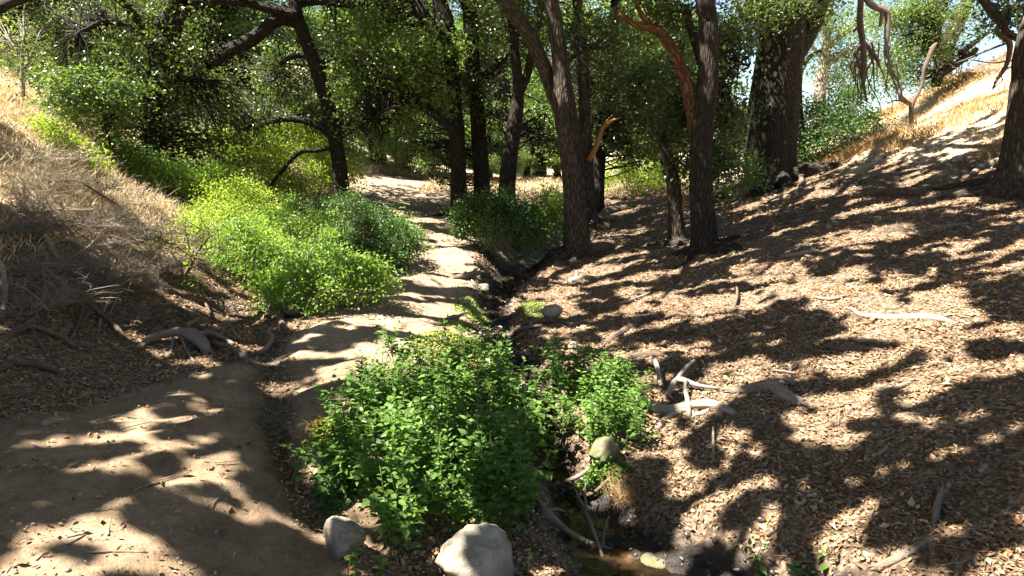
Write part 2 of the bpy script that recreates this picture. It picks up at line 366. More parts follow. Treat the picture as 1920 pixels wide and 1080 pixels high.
def ground_mat():
    M = Mat('valley_soil'); g = M.n('ShaderNodeNewGeometry').outputs['Position']
    path = M.attr('path').outputs['Fac']; mud = M.attr('mud').outputs['Fac']; dry = M.attr('dry').outputs['Fac']
    n1 = M.noise(g, 2.2, 5); n2 = M.noise(g, 16, 5, .7); n3 = M.noise(g, 70, 3, .7); n4 = M.noise(g, 5, 4)
    v = M.n('ShaderNodeTexVoronoi'); v.inputs['Scale'].default_value = 42; M.l(g, v.inputs['Vector'])
    chips = M.ramp(M.n('ShaderNodeSeparateColor').outputs[0], [(0, (0, 0, 0)), (1, (1, 1, 1))])
    sep = M.n('ShaderNodeSeparateColor'); M.l(v.outputs['Color'], sep.inputs[0])
    chip = M.ramp(sep.outputs[0], [(0, (.07, .042, .028)), (.35, (.13, .083, .048)), (.7, (.25, .168, .1)), (1, (.42, .31, .2))])
    soil = M.ramp(n2, [(.3, (.04, .027, .018)), (.55, (.1, .07, .046)), (.75, (.2, .145, .095))])
    litter = M.mix(.6, soil, chip)
    dust = M.ramp(M.math('ADD', M.math('MULTIPLY', n1, .6), M.math('MULTIPLY', n2, .4)), [(.32, (.14, .098, .06)), (.5, (.28, .205, .13)), (.68, (.44, .345, .235))])
    dust = M.mix(M.ramp(n3, [(.62, (0, 0, 0)), (.75, (.7, .7, .7))]), dust, (.2, .14, .09))
    dgr = M.ramp(M.math('ADD', M.math('MULTIPLY', n4, .5), M.math('MULTIPLY', n3, .5)), [(.3, (.32, .21, .11)), (.5, (.52, .4, .25)), (.7, (.66, .55, .38))])
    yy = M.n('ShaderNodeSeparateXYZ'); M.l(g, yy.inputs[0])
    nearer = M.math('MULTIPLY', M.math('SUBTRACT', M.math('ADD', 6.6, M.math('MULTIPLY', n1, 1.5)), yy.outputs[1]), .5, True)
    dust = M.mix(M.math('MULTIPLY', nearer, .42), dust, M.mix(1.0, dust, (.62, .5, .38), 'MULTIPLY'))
    col = M.mix(dry, litter, dgr)
    pf = M.ramp(M.math('ADD', path, M.math('ADD', M.math('MULTIPLY', M.math('SUBTRACT', n4, .5), 1.1), M.math('MULTIPLY', M.math('SUBTRACT', n2, .5), .9))), [(.35, (0, 0, 0)), (.7, (1, 1, 1))])
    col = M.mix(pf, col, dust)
    mf = M.math('MINIMUM', M.math('MAXIMUM', mud, 0), 1)
    col = M.mix(mf, col, M.ramp(n2, [(.35, (.012, .009, .007)), (.6, (.035, .026, .019)), (.75, (.09, .07, .05))]))
    ro = M.math('SUBTRACT', .95, M.math('MULTIPLY', mf, .55))
    h = M.math('ADD', M.math('MULTIPLY', n2, .6), M.math('MULTIPLY', n3, .35))
    h = M.math('ADD', h, M.math('MULTIPLY', M.math('MULTIPLY', sep.outputs[1], .5), M.math('SUBTRACT', 1, path)))
    return M.done(M.bsdf(col, ro, .3, M.bump(h, .8, .03)))
def rock_mat(name, moss=False):
    M = Mat(name); g = M.n('ShaderNodeTexCoord').outputs['Object']
    n1 = M.noise(g, 3.5, 5); n2 = M.noise(g, 40, 4, .8); n3 = M.noise(g, 9, 5, .7, .8)
    col = M.ramp(M.math('ADD', M.math('MULTIPLY', n1, .45), M.math('ADD', M.math('MULTIPLY', n2, .2), M.math('MULTIPLY', n3, .35))), [(.34, (.1, .08, .055)), (.44, (.22, .185, .135)), (.54, (.36, .31, .235)), (.66, (.48, .42, .33))])
    if moss: col = M.mix(M.ramp(n3, [(.4, (0, 0, 0)), (.55, (1, 1, 1))]), M.mix(.5, col, (.08, .07, .05)), (.12, .14, .04))
    sep = M.n('ShaderNodeSeparateXYZ'); M.l(g, sep.inputs[0])
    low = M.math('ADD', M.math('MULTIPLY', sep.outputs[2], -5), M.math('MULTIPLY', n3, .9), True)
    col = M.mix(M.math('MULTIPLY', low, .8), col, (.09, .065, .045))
    hh = M.math('ADD', M.math('MULTIPLY', n3, .7), M.math('MULTIPLY', n2, .3))
    return M.done(M.bsdf(col, .88, .25, M.bump(hh, .8, .03)))
def water_mat():
    M = Mat('muddy_water'); g = M.n('ShaderNodeNewGeometry').outputs['Position']
    n = M.noise(g, 5, 3); col = M.ramp(M.noise(g, 2.4, 4), [(.46, (.012, .007, .004)), (.58, (.045, .026, .012)), (.7, (.17, .11, .055))])
    w = M.noise(M.scale(g, (1, 1, 1)), 26, 3, .6, .5)
    return M.done(M.bsdf(col, .12, .3, M.bump(M.math('ADD', w, n), .35, .02)))

_wm = Mat('wet_stone'); WETROCK = _wm.done(_wm.bsdf(_wm.ramp(_wm.noise(_wm.n('ShaderNodeNewGeometry').outputs['Position'], 30, 3), [(.4, (.02, .016, .012)), (.65, (.12, .095, .07))]), .3, .6))
# ------------------------------------------------------------------ terrain mesh
def terrain():
    s = np.linspace(-1, 1, 460); b = 3.6
    xs = 50 * np.sinh(b * s) / math.sinh(b) + .6
    xs = np.clip(xs, TX0 + .1, TX1 - .1)
    t = np.linspace(0, 1, 460); ys = 1.0 + 72.5 * (np.exp(3.55 * t) - 1) / (math.exp(3.55) - 1)
    ys = np.concatenate([np.linspace(-14, .8, 34), ys])
    xs = np.unique(xs)
    X, Y = np.meshgrid(xs, ys, indexing='ij'); b0 = base(X, Y)
    Z, pw, dc, dg = detail(X, Y, b0, True)
    nz = fbm(X * 1.2, Y * 1.2, 44, 3) - .5
    dry = np.where(X > 0, sst(2.2, 2.8, b0 + nz * 1.3), sst(1.35, 1.85, b0 + nz * .9))
    dry = np.where((Y > 21) & (np.abs(X) < 9), np.maximum(dry, sst(21, 24, Y)), dry)
    mud = (1 - sst(.8, 1.35, dc + nz * 1.2 + (fbm(X * 6, Y * 6, 45, 3) - .5) * .8)) * (1 - sst(16, 18, Y)); mud = np.maximum(mud, .45 * (1 - sst(.3, 1.3, dg + nz * 1.2)) * (Y > 3))
    nx, ny = X.shape
    V = np.stack([X, Y, Z], -1).reshape(-1, 3); i = np.arange(nx - 1)[:, None] * ny; j = np.arange(ny - 1)[None]
    Q = np.stack([i + j, i + ny + j, i + ny + j + 1, i + j + 1], -1).reshape(-1, 4)
    me = make_mesh('ground', V, Q, None, {'path': pw.ravel(), 'mud': mud.ravel(), 'dry': dry.ravel()}, True, ground_mat())
    put('ground', me, kind='structure')
terrain()
# wide plain under and beyond, so that the ground reaches the horizon
far = MB(); far.add([(-500, -500, -2), (500, -500, -2), (500, 500, -2), (-500, 500, -2)], Q=[[0, 1, 2, 3]])
_fm = Mat('far_land'); put('terrain', far.mesh('terrain', _fm.done(_fm.bsdf(_fm.ramp(_fm.noise(_fm.n('ShaderNodeNewGeometry').outputs['Position'], .05), [(.4, (.3, .24, .14)), (.6, (.12, .14, .06))]), .95))), kind='structure')
# water following the creek bed
def stream():
    P = cat_rom(np.column_stack([_cp, _cw]), .06); P = P[(P[:, 1] < 13.5)]
    T = unit(np.gradient(P[:, :2], axis=0)); N = np.stack([-T[:, 1], T[:, 0]], 1)
    zc = ground(P[:, 0], P[:, 1]) + np.interp(P[:, 1], [4.2, 4.9, 7], [.03, -.005, -.02]); k = np.ones(25) / 25
    zc = np.convolve(np.pad(zc, 12, mode='edge'), k, 'valid')
    V = []; m = 9
    for q in np.linspace(-1.9, 1.9, m): V.append(np.column_stack([P[:, :2] + N * (P[:, 2] * q)[:, None], zc]))
    V = np.stack(V, 1).reshape(-1, 3); n = len(P); i = np.arange(n - 1)[:, None] * m; j = np.arange(m - 1)[None]
    Q = np.stack([i + j, i + j + 1, i + m + j + 1, i + m + j], -1).reshape(-1, 4)
    put('stream_water', make_mesh('stream_water', V, Q, None, None, True, water_mat()), kind='structure')
stream()

# ------------------------------------------------------------------ where sun flecks reach the ground (0 shade .. 9 sun), 40 px cells
LM = {
4:"999999999999999999999999999999999999999999999999",5:"999999999999999999999999999999999999999999998755",
6:"999999999999999999999999999999999999968887654443",7:"999999444999999999999999999999999999955665323443",
8:"999977444777777745555111111177423333245323432322",9:"568999778768866322333322222575332123223344334432",
10:"346888888885322223433332364354322112343223323344",11:"234677888896532335667750011122113432212334334455",
12:"123566578899999887299951123345643344332344345677",13:"112334545688888885333443577533333444567887654343",
14:"111235644567665678998875334334456788745899887534",15:"111124665444334345688674234443334332223467887755",
16:"211113786433345678899864346676555433334567765565",17:"334322357754345676765444455433345665445678865344",
18:"322245434543344443443433456434556445435776654322",19:"344346754432344333565533346667655444579986654433",
20:"454356897542333444565542246665543443368875657632",21:"466336799743323555655541135765433243334454334333",
22:"235665568875323445655542113563233343453443333344",23:"221233434676433455666543233333243566543343212234",
24:"332255322367545554555554332333234544554443211246",25:"665444564235645775556873222343343345655444334556",
26:"677655576522444564458985333455445556554555454444"}
_LG = np.zeros((27, 48)); 
for r_, s_ in LM.items(): _LG[r_] = [int(c) / 9 for c in (s_ + s_[-1] * 48)[:48]]
_LG[:4] = _LG[4]
_LG[8:13, 0:7] = np.minimum(1, _LG[8:13, 0:7] + .33); _LG[7:11, 8:17] = 1; _LG[10:14, 10:18] = np.maximum(_LG[10:14, 10:18], .85); _LG[11:13, 15:19] -= .3; _LG[17:25, 15:25] = np.minimum(1, _LG[17:25, 15:25] + .2); _LG[16:21, 26:31] = np.minimum(1, _LG[16:21, 26:31] + .15); _LG[18:27, 0:13] *= .82; _LG[17:20, 0:6] *= .7; _LG[24:27, 20:24] = 1; _LG[25:27, 35:39] = .95; _LG[23:26, 15:17] = 1
def lit_at(x, y, z):
    u, v, d = project(np.stack([x, y, z], -1))
    a = np.clip(u / 40 - .5, 0, 46.99); b = np.clip(v / 40 - .5, 0, 25.99); i = a.astype(int); j = b.astype(int); f = a - i; g = b - j
    L = (_LG[j, i] * (1 - f) + _LG[j, i+1] * f) * (1 - g) + (_LG[j+1, i] * (1 - f) + _LG[j+1, i+1] * f) * g
    return np.where((u > -60) & (u < 1980) & (v < 1500) & (d > .5), L, .35)
def shadow_keep(P, gain=1.0):
    g = base(P[:, 0], P[:, 1])
    for _ in range(5):
        s = (P[:, 2] - g) / SUN[2]; x = P[:, 0] - SUN[0] * s; y = P[:, 1] - SUN[1] * s; g = base(x, y)
    L = lit_at(x, y, g)
    sc = 2.6
    n = fbm(x * sc * .8, y * sc * 1.25, 77, 3); n = np.clip((n - .5) * 2.4 + .5, 0, 1)
    return n > (L * 1.05 - .02) * gain

# ------------------------------------------------------------------ trees
def trace(pts, Y=None, dY=0.0):
    """photo trace (column, row, width) at a distance -> 3-D points and radii"""
    if Y is None: Y = hit(pts[0][0], pts[0][1])[1]
    P = []; R = []
    for k, (u, v, w) in enumerate(pts):
        y = Y + dY * k / max(1, len(pts) - 1); p = pix(u, v, y); P.append(p); R.append(w / 2 / F * depth_of(y, p[2]))
    return np.array(P), np.array(R)
def twigs_to(mb, centres, skel, rmax=.02, rng=RNG):
    for c in centres:
        d = np.linalg.norm(skel - c, axis=1); s = skel[np.argmin(d + rng.random(len(d)) * .3)]
        L = np.linalg.norm(c - s)
        if L > 6 or L < .05: continue
        m = (s + c) / 2 + rng.normal(size=3) * .13 * L + np.array([0, 0, .1 * L])
        m2 = s * .25 + c * .75 + rng.normal(size=3) * .08 * L
        tube(mb, [s, m, m2, c], [min(rmax, .006 + .009 * L), .005 + .005 * L, .004 + .002 * L, .002], ns=4, step=max(.25, L / 4), cap=False)
def clumps(blobs, rng):
    """blobs: (centre, (rx, ry, rz), count) -> clump centres, denser toward the outside"""
    out = []
    for c, r, n in blobs:
        d = unit(rng.normal(size=(n, 3))) * (rng.random(n) ** .45)[:, None]
        out.append(np.asarray(c) + d * np.asarray(r))
    return np.concatenate(out)
def crown_mesh(mbl, cs, per, spread, size, rng, keep=None, up=.45, lobes=False, jitter=True):
    n = len(cs); k = rng.integers(int(per * .5), int(per * 1.5), n)
    cid = np.repeat(np.arange(n), k); tint = rng.random(n) * .5
    sp = spread * (.6 + .8 * rng.random(n))[cid][:, None]
    P = cs[cid] + rng.normal(size=(len(cid), 3)) * sp * np.array([1, 1, .6])
    m = np.ones(len(P), bool) if keep is None else keep(P)
    P = P[m]; c2 = cid[m]
    leaves(mbl, P, size, up, rnd=np.clip(tint[c2] * 1.3 - .1 + rng.random(len(P)) * .45, 0, 1), rng=rng, lobes=lobes)
    return np.unique(c2)
SHADERS = []
def tree(label, trunk, limbs, blobs, per=80, spread=.2, size=.078, leafm=None, bark=None, seed=1, ns=22, ridge=.05, group=None,
         keep=None, roots=0, rootm=None, name='oak_tree', cat='tree', limb_marks=None, twig_r=.02, lobes=False, flare=1.5):
    rng = np.random.default_rng(seed); bark = bark or BARK; leafm = leafm or OAK
    P, R = trunk; P = np.array(P); R = np.array(R)
    b = P[0].copy(); b[2] = float(ground(b[0], b[1]))
    P0 = np.vstack([[b[0], b[1], b[2] - .25], b + [0, 0, .02], b + (P[1] - P[0]) * .18, P[1:]]); R0 = np.concatenate([[R[0] * flare * 1.15, R[0] * flare, R[0] * 1.06], R[1:]])
    root = thing(name, label, cat, b, group)
    mt = MB(); tube(mt, P0, R0, ns, .09 if ns > 14 else .3, .13, seed, ridge); put('trunk', mt.mesh('trunk', bark, b), root)
    skel = [cat_rom(P0[2:], .25)]
    for k, (LP, LR) in enumerate(limbs):
        ml = MB(); mk = (limb_marks or {}).get(k)
        tube(ml, LP, LR, 12 if ns > 14 else 7, .12, .16, seed + k + 1, ridge * .8)
        put('limb', ml.mesh('limb', mk[0] if mk else bark, b), root, label=mk[1] if mk else None)
        skel.append(cat_rom(np.array(LP)[1:], .25))
    for k in range(roots):
        a = k / roots * 2 * math.pi + rng.random() * .8; r = R[0]; L = min(r * (2.6 + rng.random() * 2.2), 1.5)
        pts = []; rad = []
        for t in (0, .3, .65, 1):
            aa = a + t * (rng.random() - .5) * 1.0; q = b[:2] + np.array([math.cos(aa), math.sin(aa)]) * (r * .5 + L * t)
            pts.append([q[0], q[1], float(ground(*q)) + r * (.45 * (1 - t) - .12)]); rad.append(r * (.42 - .33 * t))
        mr = MB(); tube(mr, pts, rad, 8, .12, .2, seed + 20 + k, .05); put('root', mr.mesh('root', rootm or bark, b), root)
    for q in skel: SHADERS.append((root, q, bark, leafm))
    if blobs:
        cs = clumps(blobs, rng); ml = MB(); used = crown_mesh(ml, cs, per, spread, size, rng, keep, lobes=lobes)
        put('crown', ml.mesh('crown', leafm, b, False), root)
        mt = MB(); twigs_to(mt, cs[used], np.concatenate(skel), twig_r, rng)
        put('twigs', mt.mesh('twigs', bark, b), root, kind='stuff')
    return root
def B(u, v, Y, rx, rz, n, ry=None): return (pix(u, v, Y), (rx, ry or rx, rz), n)
def cont(tr, *more):
    P, R = tr; return np.vstack([P, [m[:3] for m in more]]), np.concatenate([R, [m[3] for m in more]])
def W3(*pts): return np.array([p[:3] for p in pts]), np.array([p[3] for p in pts])
def hide(P):   # leaves of shade crowns that would hang into view above the sunny gaps are pruned
    u, v, d = project(P); vis = (d > .3) & (v > -25) & (u > -80) & (u < 2000)
    return shadow_keep(P) & ~vis
def soft2(P): return shadow_keep(P, .8) | (np.random.default_rng(5).random(len(P)) < .6)
def soft(P): return shadow_keep(P, .8) | (np.random.default_rng(5).random(len(P)) < .2)

tree('slim leaning oak left of the trail crest with an arching side branch',
     cont(trace([(643,392,34),(638,330,29),(630,270,27),(616,205,26),(592,125,25),(562,45,23),(545,-10,22)], None), (-6.2,17.4,8.6,.12),(-6.6,17.6,10.3,.06)),
     [trace([(628,262,20),(603,238,17),(560,224,14),(512,226,11),(470,244,7)], 17.2),
      trace([(558,40,22),(520,38,24),(475,72,26),(425,98,24),(388,122,20)], 17.1, -1.5),
      trace([(586,108,12),(560,104,10),(528,118,8),(515,150,5)], 17.3),
      trace([(625,276,9),(590,283,8),(562,286,8),(525,325,7),(495,370,6),(491,402,4)], 17.0, -.7),
      trace([(560,30,20),(460,6,15),(400,2,12),(350,16,8)], 16.8, -1),
      trace([(552,10,14),(600,4,12),(660,12,9),(720,26,5)], 17.2)],
     [B(470,160,18,2.0,.9,60),B(560,180,18.5,1.3,1.0,45),B(420,235,18,1.6,.7,40),B(520,250,18.5,1.5,.6,34),B(700,90,18.5,1.5,.9,50),B(650,-60,18,2.5,.9,50),B(450,-80,17,3,1,50)],
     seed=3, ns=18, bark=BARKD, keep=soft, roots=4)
tree('broad dark oak at the foot of the left slope with pale exposed roots',
     cont(trace([(284,318,34),(283,270,30),(285,200,34),(298,120,42),(315,60,44),(330,0,42),(336,-40,40)], 15.2), (-7.2,15.4,8.8,.2)),
     [trace([(312,60,22),(345,20,20),(390,8,16),(425,-8,12)], 15.2), trace([(300,110,22),(255,60,16),(200,40,10),(150,60,6)], 15.1,-1),
      trace([(290,180,14),(330,150,12),(380,150,8)], 15.4), trace([(300,95,18),(230,5,14),(150,-40,10)],15,-1.5), W3((-7.4,15.4,7.6,.2),(-6,13.5,9,.14),(-4.4,11.5,9.6,.08)), W3((-7.2,15.4,8,.18),(-8.6,13.5,9.6,.12),(-9,11,10.2,.07))],
     [B(240,90,15,1.5,1.1,85),B(170,150,14.5,1.0,.9,55),B(320,170,15.5,1.4,1.1,80),B(400,200,16,1.2,.9,45),B(230,220,15,1.2,.5,36),B(130,60,15.5,.9,1.0,36),B(300,260,16,1.2,.5,30),B(420,290,16.5,1.3,.5,26),B(250,-20,15,2.2,.8,60)],
     seed=4, ns=18, bark=BARKD, rootm=BARKG, keep=soft2, roots=6)
tree('young oak sapling on the left bank with two thin stems',
     trace([(199,292,9),(196,262,8),(192,230,7),(188,190,6),(190,140,4)], None),
     [trace([(215,290,7),(205,262,5),(196,236,5)], 13.0), trace([(192,220,5),(160,190,4),(130,180,3)], 13)],
     [B(170,190,13,.75,.5,55),B(215,165,13,.6,.45,36),B(125,170,13,.5,.35,26),B(205,225,13,.5,.2,16)],
     seed=5, ns=8, bark=BARKD, per=55, spread=.17, size=.06, leafm=OAKL, ridge=0, flare=1.2)
tree('slender pale tree at the top of the left slope',
     trace([(45,205,8),(43,160,7),(41,110,6),(46,60,4)], 14.5),
     [trace([(42,130,5),(62,95,3),(75,60,2)], 14.5), trace([(42,115,4),(22,80,3)], 14.5)],
     [B(40,80,15,.8,.7,34),B(90,60,15,.6,.6,20),B(15,120,15,.4,.4,10),B(80,120,15,.5,.3,10)],
     seed=6, ns=8, bark=BARKG, per=45, spread=.18, size=.055, leafm=PALE, ridge=0, flare=1.2)
tree('straight dark oak right beside the trail with an arching branch to the left',
     cont(trace([(862,408,34),(860,340,30),(857,250,28),(852,180,27),(846,110,27),(838,40,27),(820,-20,25)], None), (-1.9,16.8,8.6,.12)),
     [trace([(856,255,20),(835,232,18),(800,205,15),(765,196,12),(725,205,8),(700,222,5)], 16.2),
      trace([(846,80,24),(810,50,26),(785,10,26),(765,-30,24)], 16.4, .6)],
     [B(730,90,16.6,1.5,1.0,95),B(800,120,16.0,1.0,.9,60),B(680,170,17,1.2,.9,55),B(770,170,16.5,1.1,.8,50),B(700,260,17.5,1.3,.6,36),B(770,270,18,1.1,.5,30),B(740,-50,16.5,2.2,.8,50)],
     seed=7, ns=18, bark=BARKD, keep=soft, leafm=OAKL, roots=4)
tree('dark upright oak behind the blue green shrub, left of the forked trunk',
     cont(trace([(905,420,36),(902,330,32),(896,230,29),(888,130,28),(882,40,27),(878,-30,26)], 17.5), (-1.2,17.6,9.2,.14)),
     [trace([(890,150,12),(925,130,10),(950,110,6)], 17.5), trace([(880,20,16),(840,-40,12)], 17.4)],
     [B(880,150,17.5,.9,1.2,55),B(930,60,18,1.0,.9,45),B(870,-50,17.5,2.0,.8,40),B(840,300,19,.7,.7,24)],
     seed=8, ns=16, bark=BARKD, keep=soft)
tree('forked oak whose two stems part halfway up, above the creek',
     cont(trace([(948,400,38),(952,330,32),(964,240,27),(972,170,22),(964,90,18),(957,10,16),(950,-40,14)], 16.0), (.1,16,8,.05)),
     [trace([(970,180,18),(985,150,16),(1000,90,14),(1012,30,12),(1018,-20,10)], 16.0)],
     [B(1000,60,16.5,.7,.9,34),B(940,30,16.5,.8,.8,34),B(930,200,17.5,.7,.8,30),B(990,-60,16,1.6,.7,36),B(1015,260,18,.6,.6,20)],
     seed=9, ns=16, bark=BARKD, keep=soft)
tree('tall grey brown oak with furrowed bark forking into two, right bank of the creek',
     cont(trace([(1083,478,50),(1081,420,44),(1077,350,42),(1069,270,42),(1058,200,40),(1051,120,30),(1040,40,27),(1033,-30,26)], None), (.8,13.7,7.2,.2),(.7,13.6,9.2,.1)),
     [trace([(1062,222,32),(1035,165,28),(1012,105,26),(980,45,25),(945,5,24),(915,-35,22)], 13.5, -.7),
      trace([(1048,130,8),(1085,100,7),(1115,92,4)], 13.6), W3((-.5,12.8,5.6,.2),(-2,12,7.2,.15),(-3.6,10.6,8.3,.1),(-5,9,8.8,.06)), W3((.8,13.7,7.2,.18),(-.2,12,8.6,.12),(-1.8,10,9.4,.08),(-3,8,9.6,.05)),
      W3((.8,13.7,7.6,.16),(-.8,14.2,9,.1),(-2.6,13.6,9.8,.06))],
     [B(1000,10,14.5,.8,.4,16),B(1120,70,14.5,.7,.5,20)],
     seed=10, ns=34, ridge=.075, keep=lambda P: hide(P) | ((project(P)[1] > 0) & (project(P)[1] < 140) & shadow_keep(P)), roots=7, size=.085, spread=.34, per=95)
tree('slim upright oak just behind the tall forked oak, with a torn orange branch',
     cont(trace([(1106,412,30),(1102,340,26),(1098,250,23),(1094,150,22),(1088,50,20),(1084,-30,19)], 17.2), (2.0,17.3,8.4,.1)),
     [trace([(1104,302,10),(1116,280,10),(1124,258,9),(1130,240,9),(1144,228,6),(1164,220,1.5)], 17.0), trace([(1128,245,6),(1136,228,4),(1148,216,1)], 17.0)],
     [B(1110,60,17.5,.8,.7,30),B(1130,160,17.5,.6,.7,28),B(1080,-60,17,1.5,.6,30)],
     seed=11, ns=16, keep=soft, limb_marks={0: (ORANGE, 'torn orange brown broken branch'), 1: (ORANGE, 'splintered tip of the orange branch')}, roots=3)
tree('dark oak with a leaning upper stem between the slim oak and the leafy oak',
     cont(trace([(1122,395,22),(1124,320,22),(1130,230,22),(1138,140,22),(1150,50,20),(1158,-20,18)], 19.0), (3.2,19,8.4,.08)),
     [trace([(1132,200,10),(1160,160,8),(1200,140,5)], 19.0)],
     [B(1190,200,18.5,1.1,.9,90),B(1150,110,19,.9,.8,45),B(1230,150,18,.8,.7,50),B(1200,270,18.5,1.1,.6,55),B(1150,-40,19,1.8,.6,34)],
     seed=12, ns=12, bark=BARKD, keep=soft)
tree('leafy oak with a reddish twisted limb, rising from the right slope',
     cont(trace([(1318,470,50),(1318,420,46),(1314,350,44),(1314,280,42),(1322,200,40),(1328,120,38),(1328,40,36),(1322,-30,34)], None), (3.4,12.2,6.8,.18),(3.4,12,8.6,.1)),
     [trace([(1308,275,24),(1293,190,22),(1278,130,20),(1258,85,18),(1235,58,15),(1195,48,12),(1160,26,8)], 12.0, -.3),
      trace([(1262,95,15),(1232,60,12),(1205,30,10),(1190,0,8)], 11.9), trace([(1318,120,20),(1298,60,16),(1285,10,14)], 12.1),
      trace([(1325,190,12),(1355,150,10),(1385,120,6),(1405,125,3)], 12.1), W3((3.4,12.2,6.4,.16),(2,11,7.6,.12),(.2,9.4,8.6,.08),(-1.2,8,9,.05)), W3((3.4,12.2,7,.14),(4,10.4,8.2,.1),(3.6,8,8.8,.06))],
     [B(1362,100,12.5,.42,.6,26),B(1345,220,12.6,.35,.6,22),B(1270,190,12.7,.35,.7,26),B(1250,20,12.3,.6,.25,16),B(1330,300,12.7,.5,.35,20),B(1290,320,12.9,.3,.3,9)],
     seed=13, ns=30, ridge=.07, keep=lambda P: hide(P) | (project(P)[1] > -10), roots=6, size=.08, spread=.27, per=85, bark=BARKD, lobes=True,
     limb_marks={0: (BARKR, 'reddish twisted limb curving to the left'), 1: (BARKR, 'reddish forked limb')})
tree('short broken trunk with a torn orange side, left of the leafy oak',
     trace([(1270,455,32),(1267,400,28),(1262,340,27),(1250,300,24),(1240,268,14)], None), [trace([(1275,405,14),(1281,380,9),(1281,360,3)], 12.9)],
     [B(1245,250,13.2,.35,.3,12)], seed=14, ns=16, ridge=.07, roots=3, keep=None, limb_marks={0: (ORANGE, 'torn raw orange wood')}, bark=BARK)
tree('huge dark oak trunk on the right slope with deeply furrowed bark',
     cont(trace([(1448,352,100),(1446,300,88),(1450,220,88),(1458,140,84),(1465,70,84),(1470,0,80),(1474,-50,74)], None), (7,18.1,9.4,.4),(6.8,17.8,11,.2)),
     [trace([(1470,125,50),(1498,85,44),(1520,50,38),(1532,25,34),(1545,-20,30)], 17.8), trace([(1452,70,30),(1425,20,26),(1400,-20,22)], 18),
      W3((7,18.1,8.6,.3),(5,16,10,.22),(2.5,13.6,11,.14),(0.4,11.8,11.3,.08)), W3((7,18.1,9,.26),(8,16,10.6,.2),(8.2,12.6,11,.12),(8,9.6,11,.06)), W3((7,18,9,.2),(5,15,9.6,.15),(5,11.5,10,.08))],
     [B(1440,10,17.2,1.1,.5,50),B(1395,60,17.6,.5,.4,12),B(1500,5,17.5,.9,.4,24)],
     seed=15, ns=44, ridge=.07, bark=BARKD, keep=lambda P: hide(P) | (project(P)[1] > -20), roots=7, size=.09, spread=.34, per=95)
tree('dark oak stem half hidden behind the huge trunk',
     trace([(1492,318,40),(1490,250,36),(1487,180,34),(1492,110,30),(1500,40,26),(1506,-20,22)], 21.5), [trace([(1490,150,14),(1515,110,10),(1540,95,6)], 21.5)],
     [B(1505,110,21,.5,.5,20),B(1520,200,21.5,.5,.4,12)], seed=16, ns=12, bark=BARKD, keep=soft)
tree('thick oak trunk cut off by the right edge, roots bulging from the slope',
     cont(trace([(1915,350,84),(1920,290,72),(1926,220,66),(1932,150,60),(1940,70,56)], None), (8.4,11.1,6.2,.28),(8,10.8,8,.2),(7.4,10.2,9.6,.1)),
     [trace([(1915,75,14),(1888,60,12),(1870,30,14),(1845,0,16),(1835,-40,14)], 11.0), W3((8.2,11,6.8,.22),(6.6,9,8.2,.16),(5,7,9,.1),(3.8,5,9.2,.05)), W3((8,10.8,7.6,.2),(6,11.5,9,.12),(4,10.4,9.6,.06))],
     [B(1915,15,11.5,.35,.2,12)],
     seed=17, flare=1.2, ns=36, ridge=.06, keep=lambda P: hide(P) | (project(P)[1] > -10), roots=7, size=.085, spread=.32, per=95, bark=BARK)
tree('pale twisted oak beyond the right crest, between huge trunk and hanging dead branch',
     trace([(1535,200,26),(1540,150,22),(1549,90,17),(1552,40,13),(1560,-10,10)], 26), [trace([(1542,130,16),(1575,100,12),(1610,88,8)], 26), trace([(1548,95,10),(1590,55,8),(1620,30,5)], 26), trace([(1545,110,9),(1515,80,6)], 26)],
     [B(1600,60,26,1.6,1.0,70),B(1570,130,26.5,1.3,.6,34),B(1640,120,26,1.2,.8,34),B(1600,170,26,.8,.4,14),B(1540,30,26,1,.7,26)],
     seed=18, ns=12, bark=BARKG, per=55, spread=.3, size=.09, leafm=OAKL)
tree('oak on the right crest with a dark leaning trunk and a snaking pale limb',
     trace([(1762,160,36),(1768,120,34),(1775,85,30),(1795,45,24),(1812,5,20),(1820,-30,16)], None), 
     [trace([(1745,105,32),(1747,60,30),(1758,20,28),(1770,-20,24)], 20.5), trace([(1755,162,16),(1760,140,18),(1785,126,14),(1815,105,12),(1832,92,8)], 20.5), trace([(1800,100,12),(1840,70,8),(1855,60,5)], 20.4)],
     [B(1720,60,20.6,.9,1.1,100),B(1690,130,20.4,.7,.7,45),B(1790,90,21,.8,.6,36),B(1760,150,21.5,.7,.3,14),B(1800,20,20.5,.8,.4,26),B(1680,20,20.4,.9,.5,40)],
     seed=19, ns=16, bark=BARKD, leafm=OAKL, per=60, spread=.22, size=.07, keep=None, roots=3)

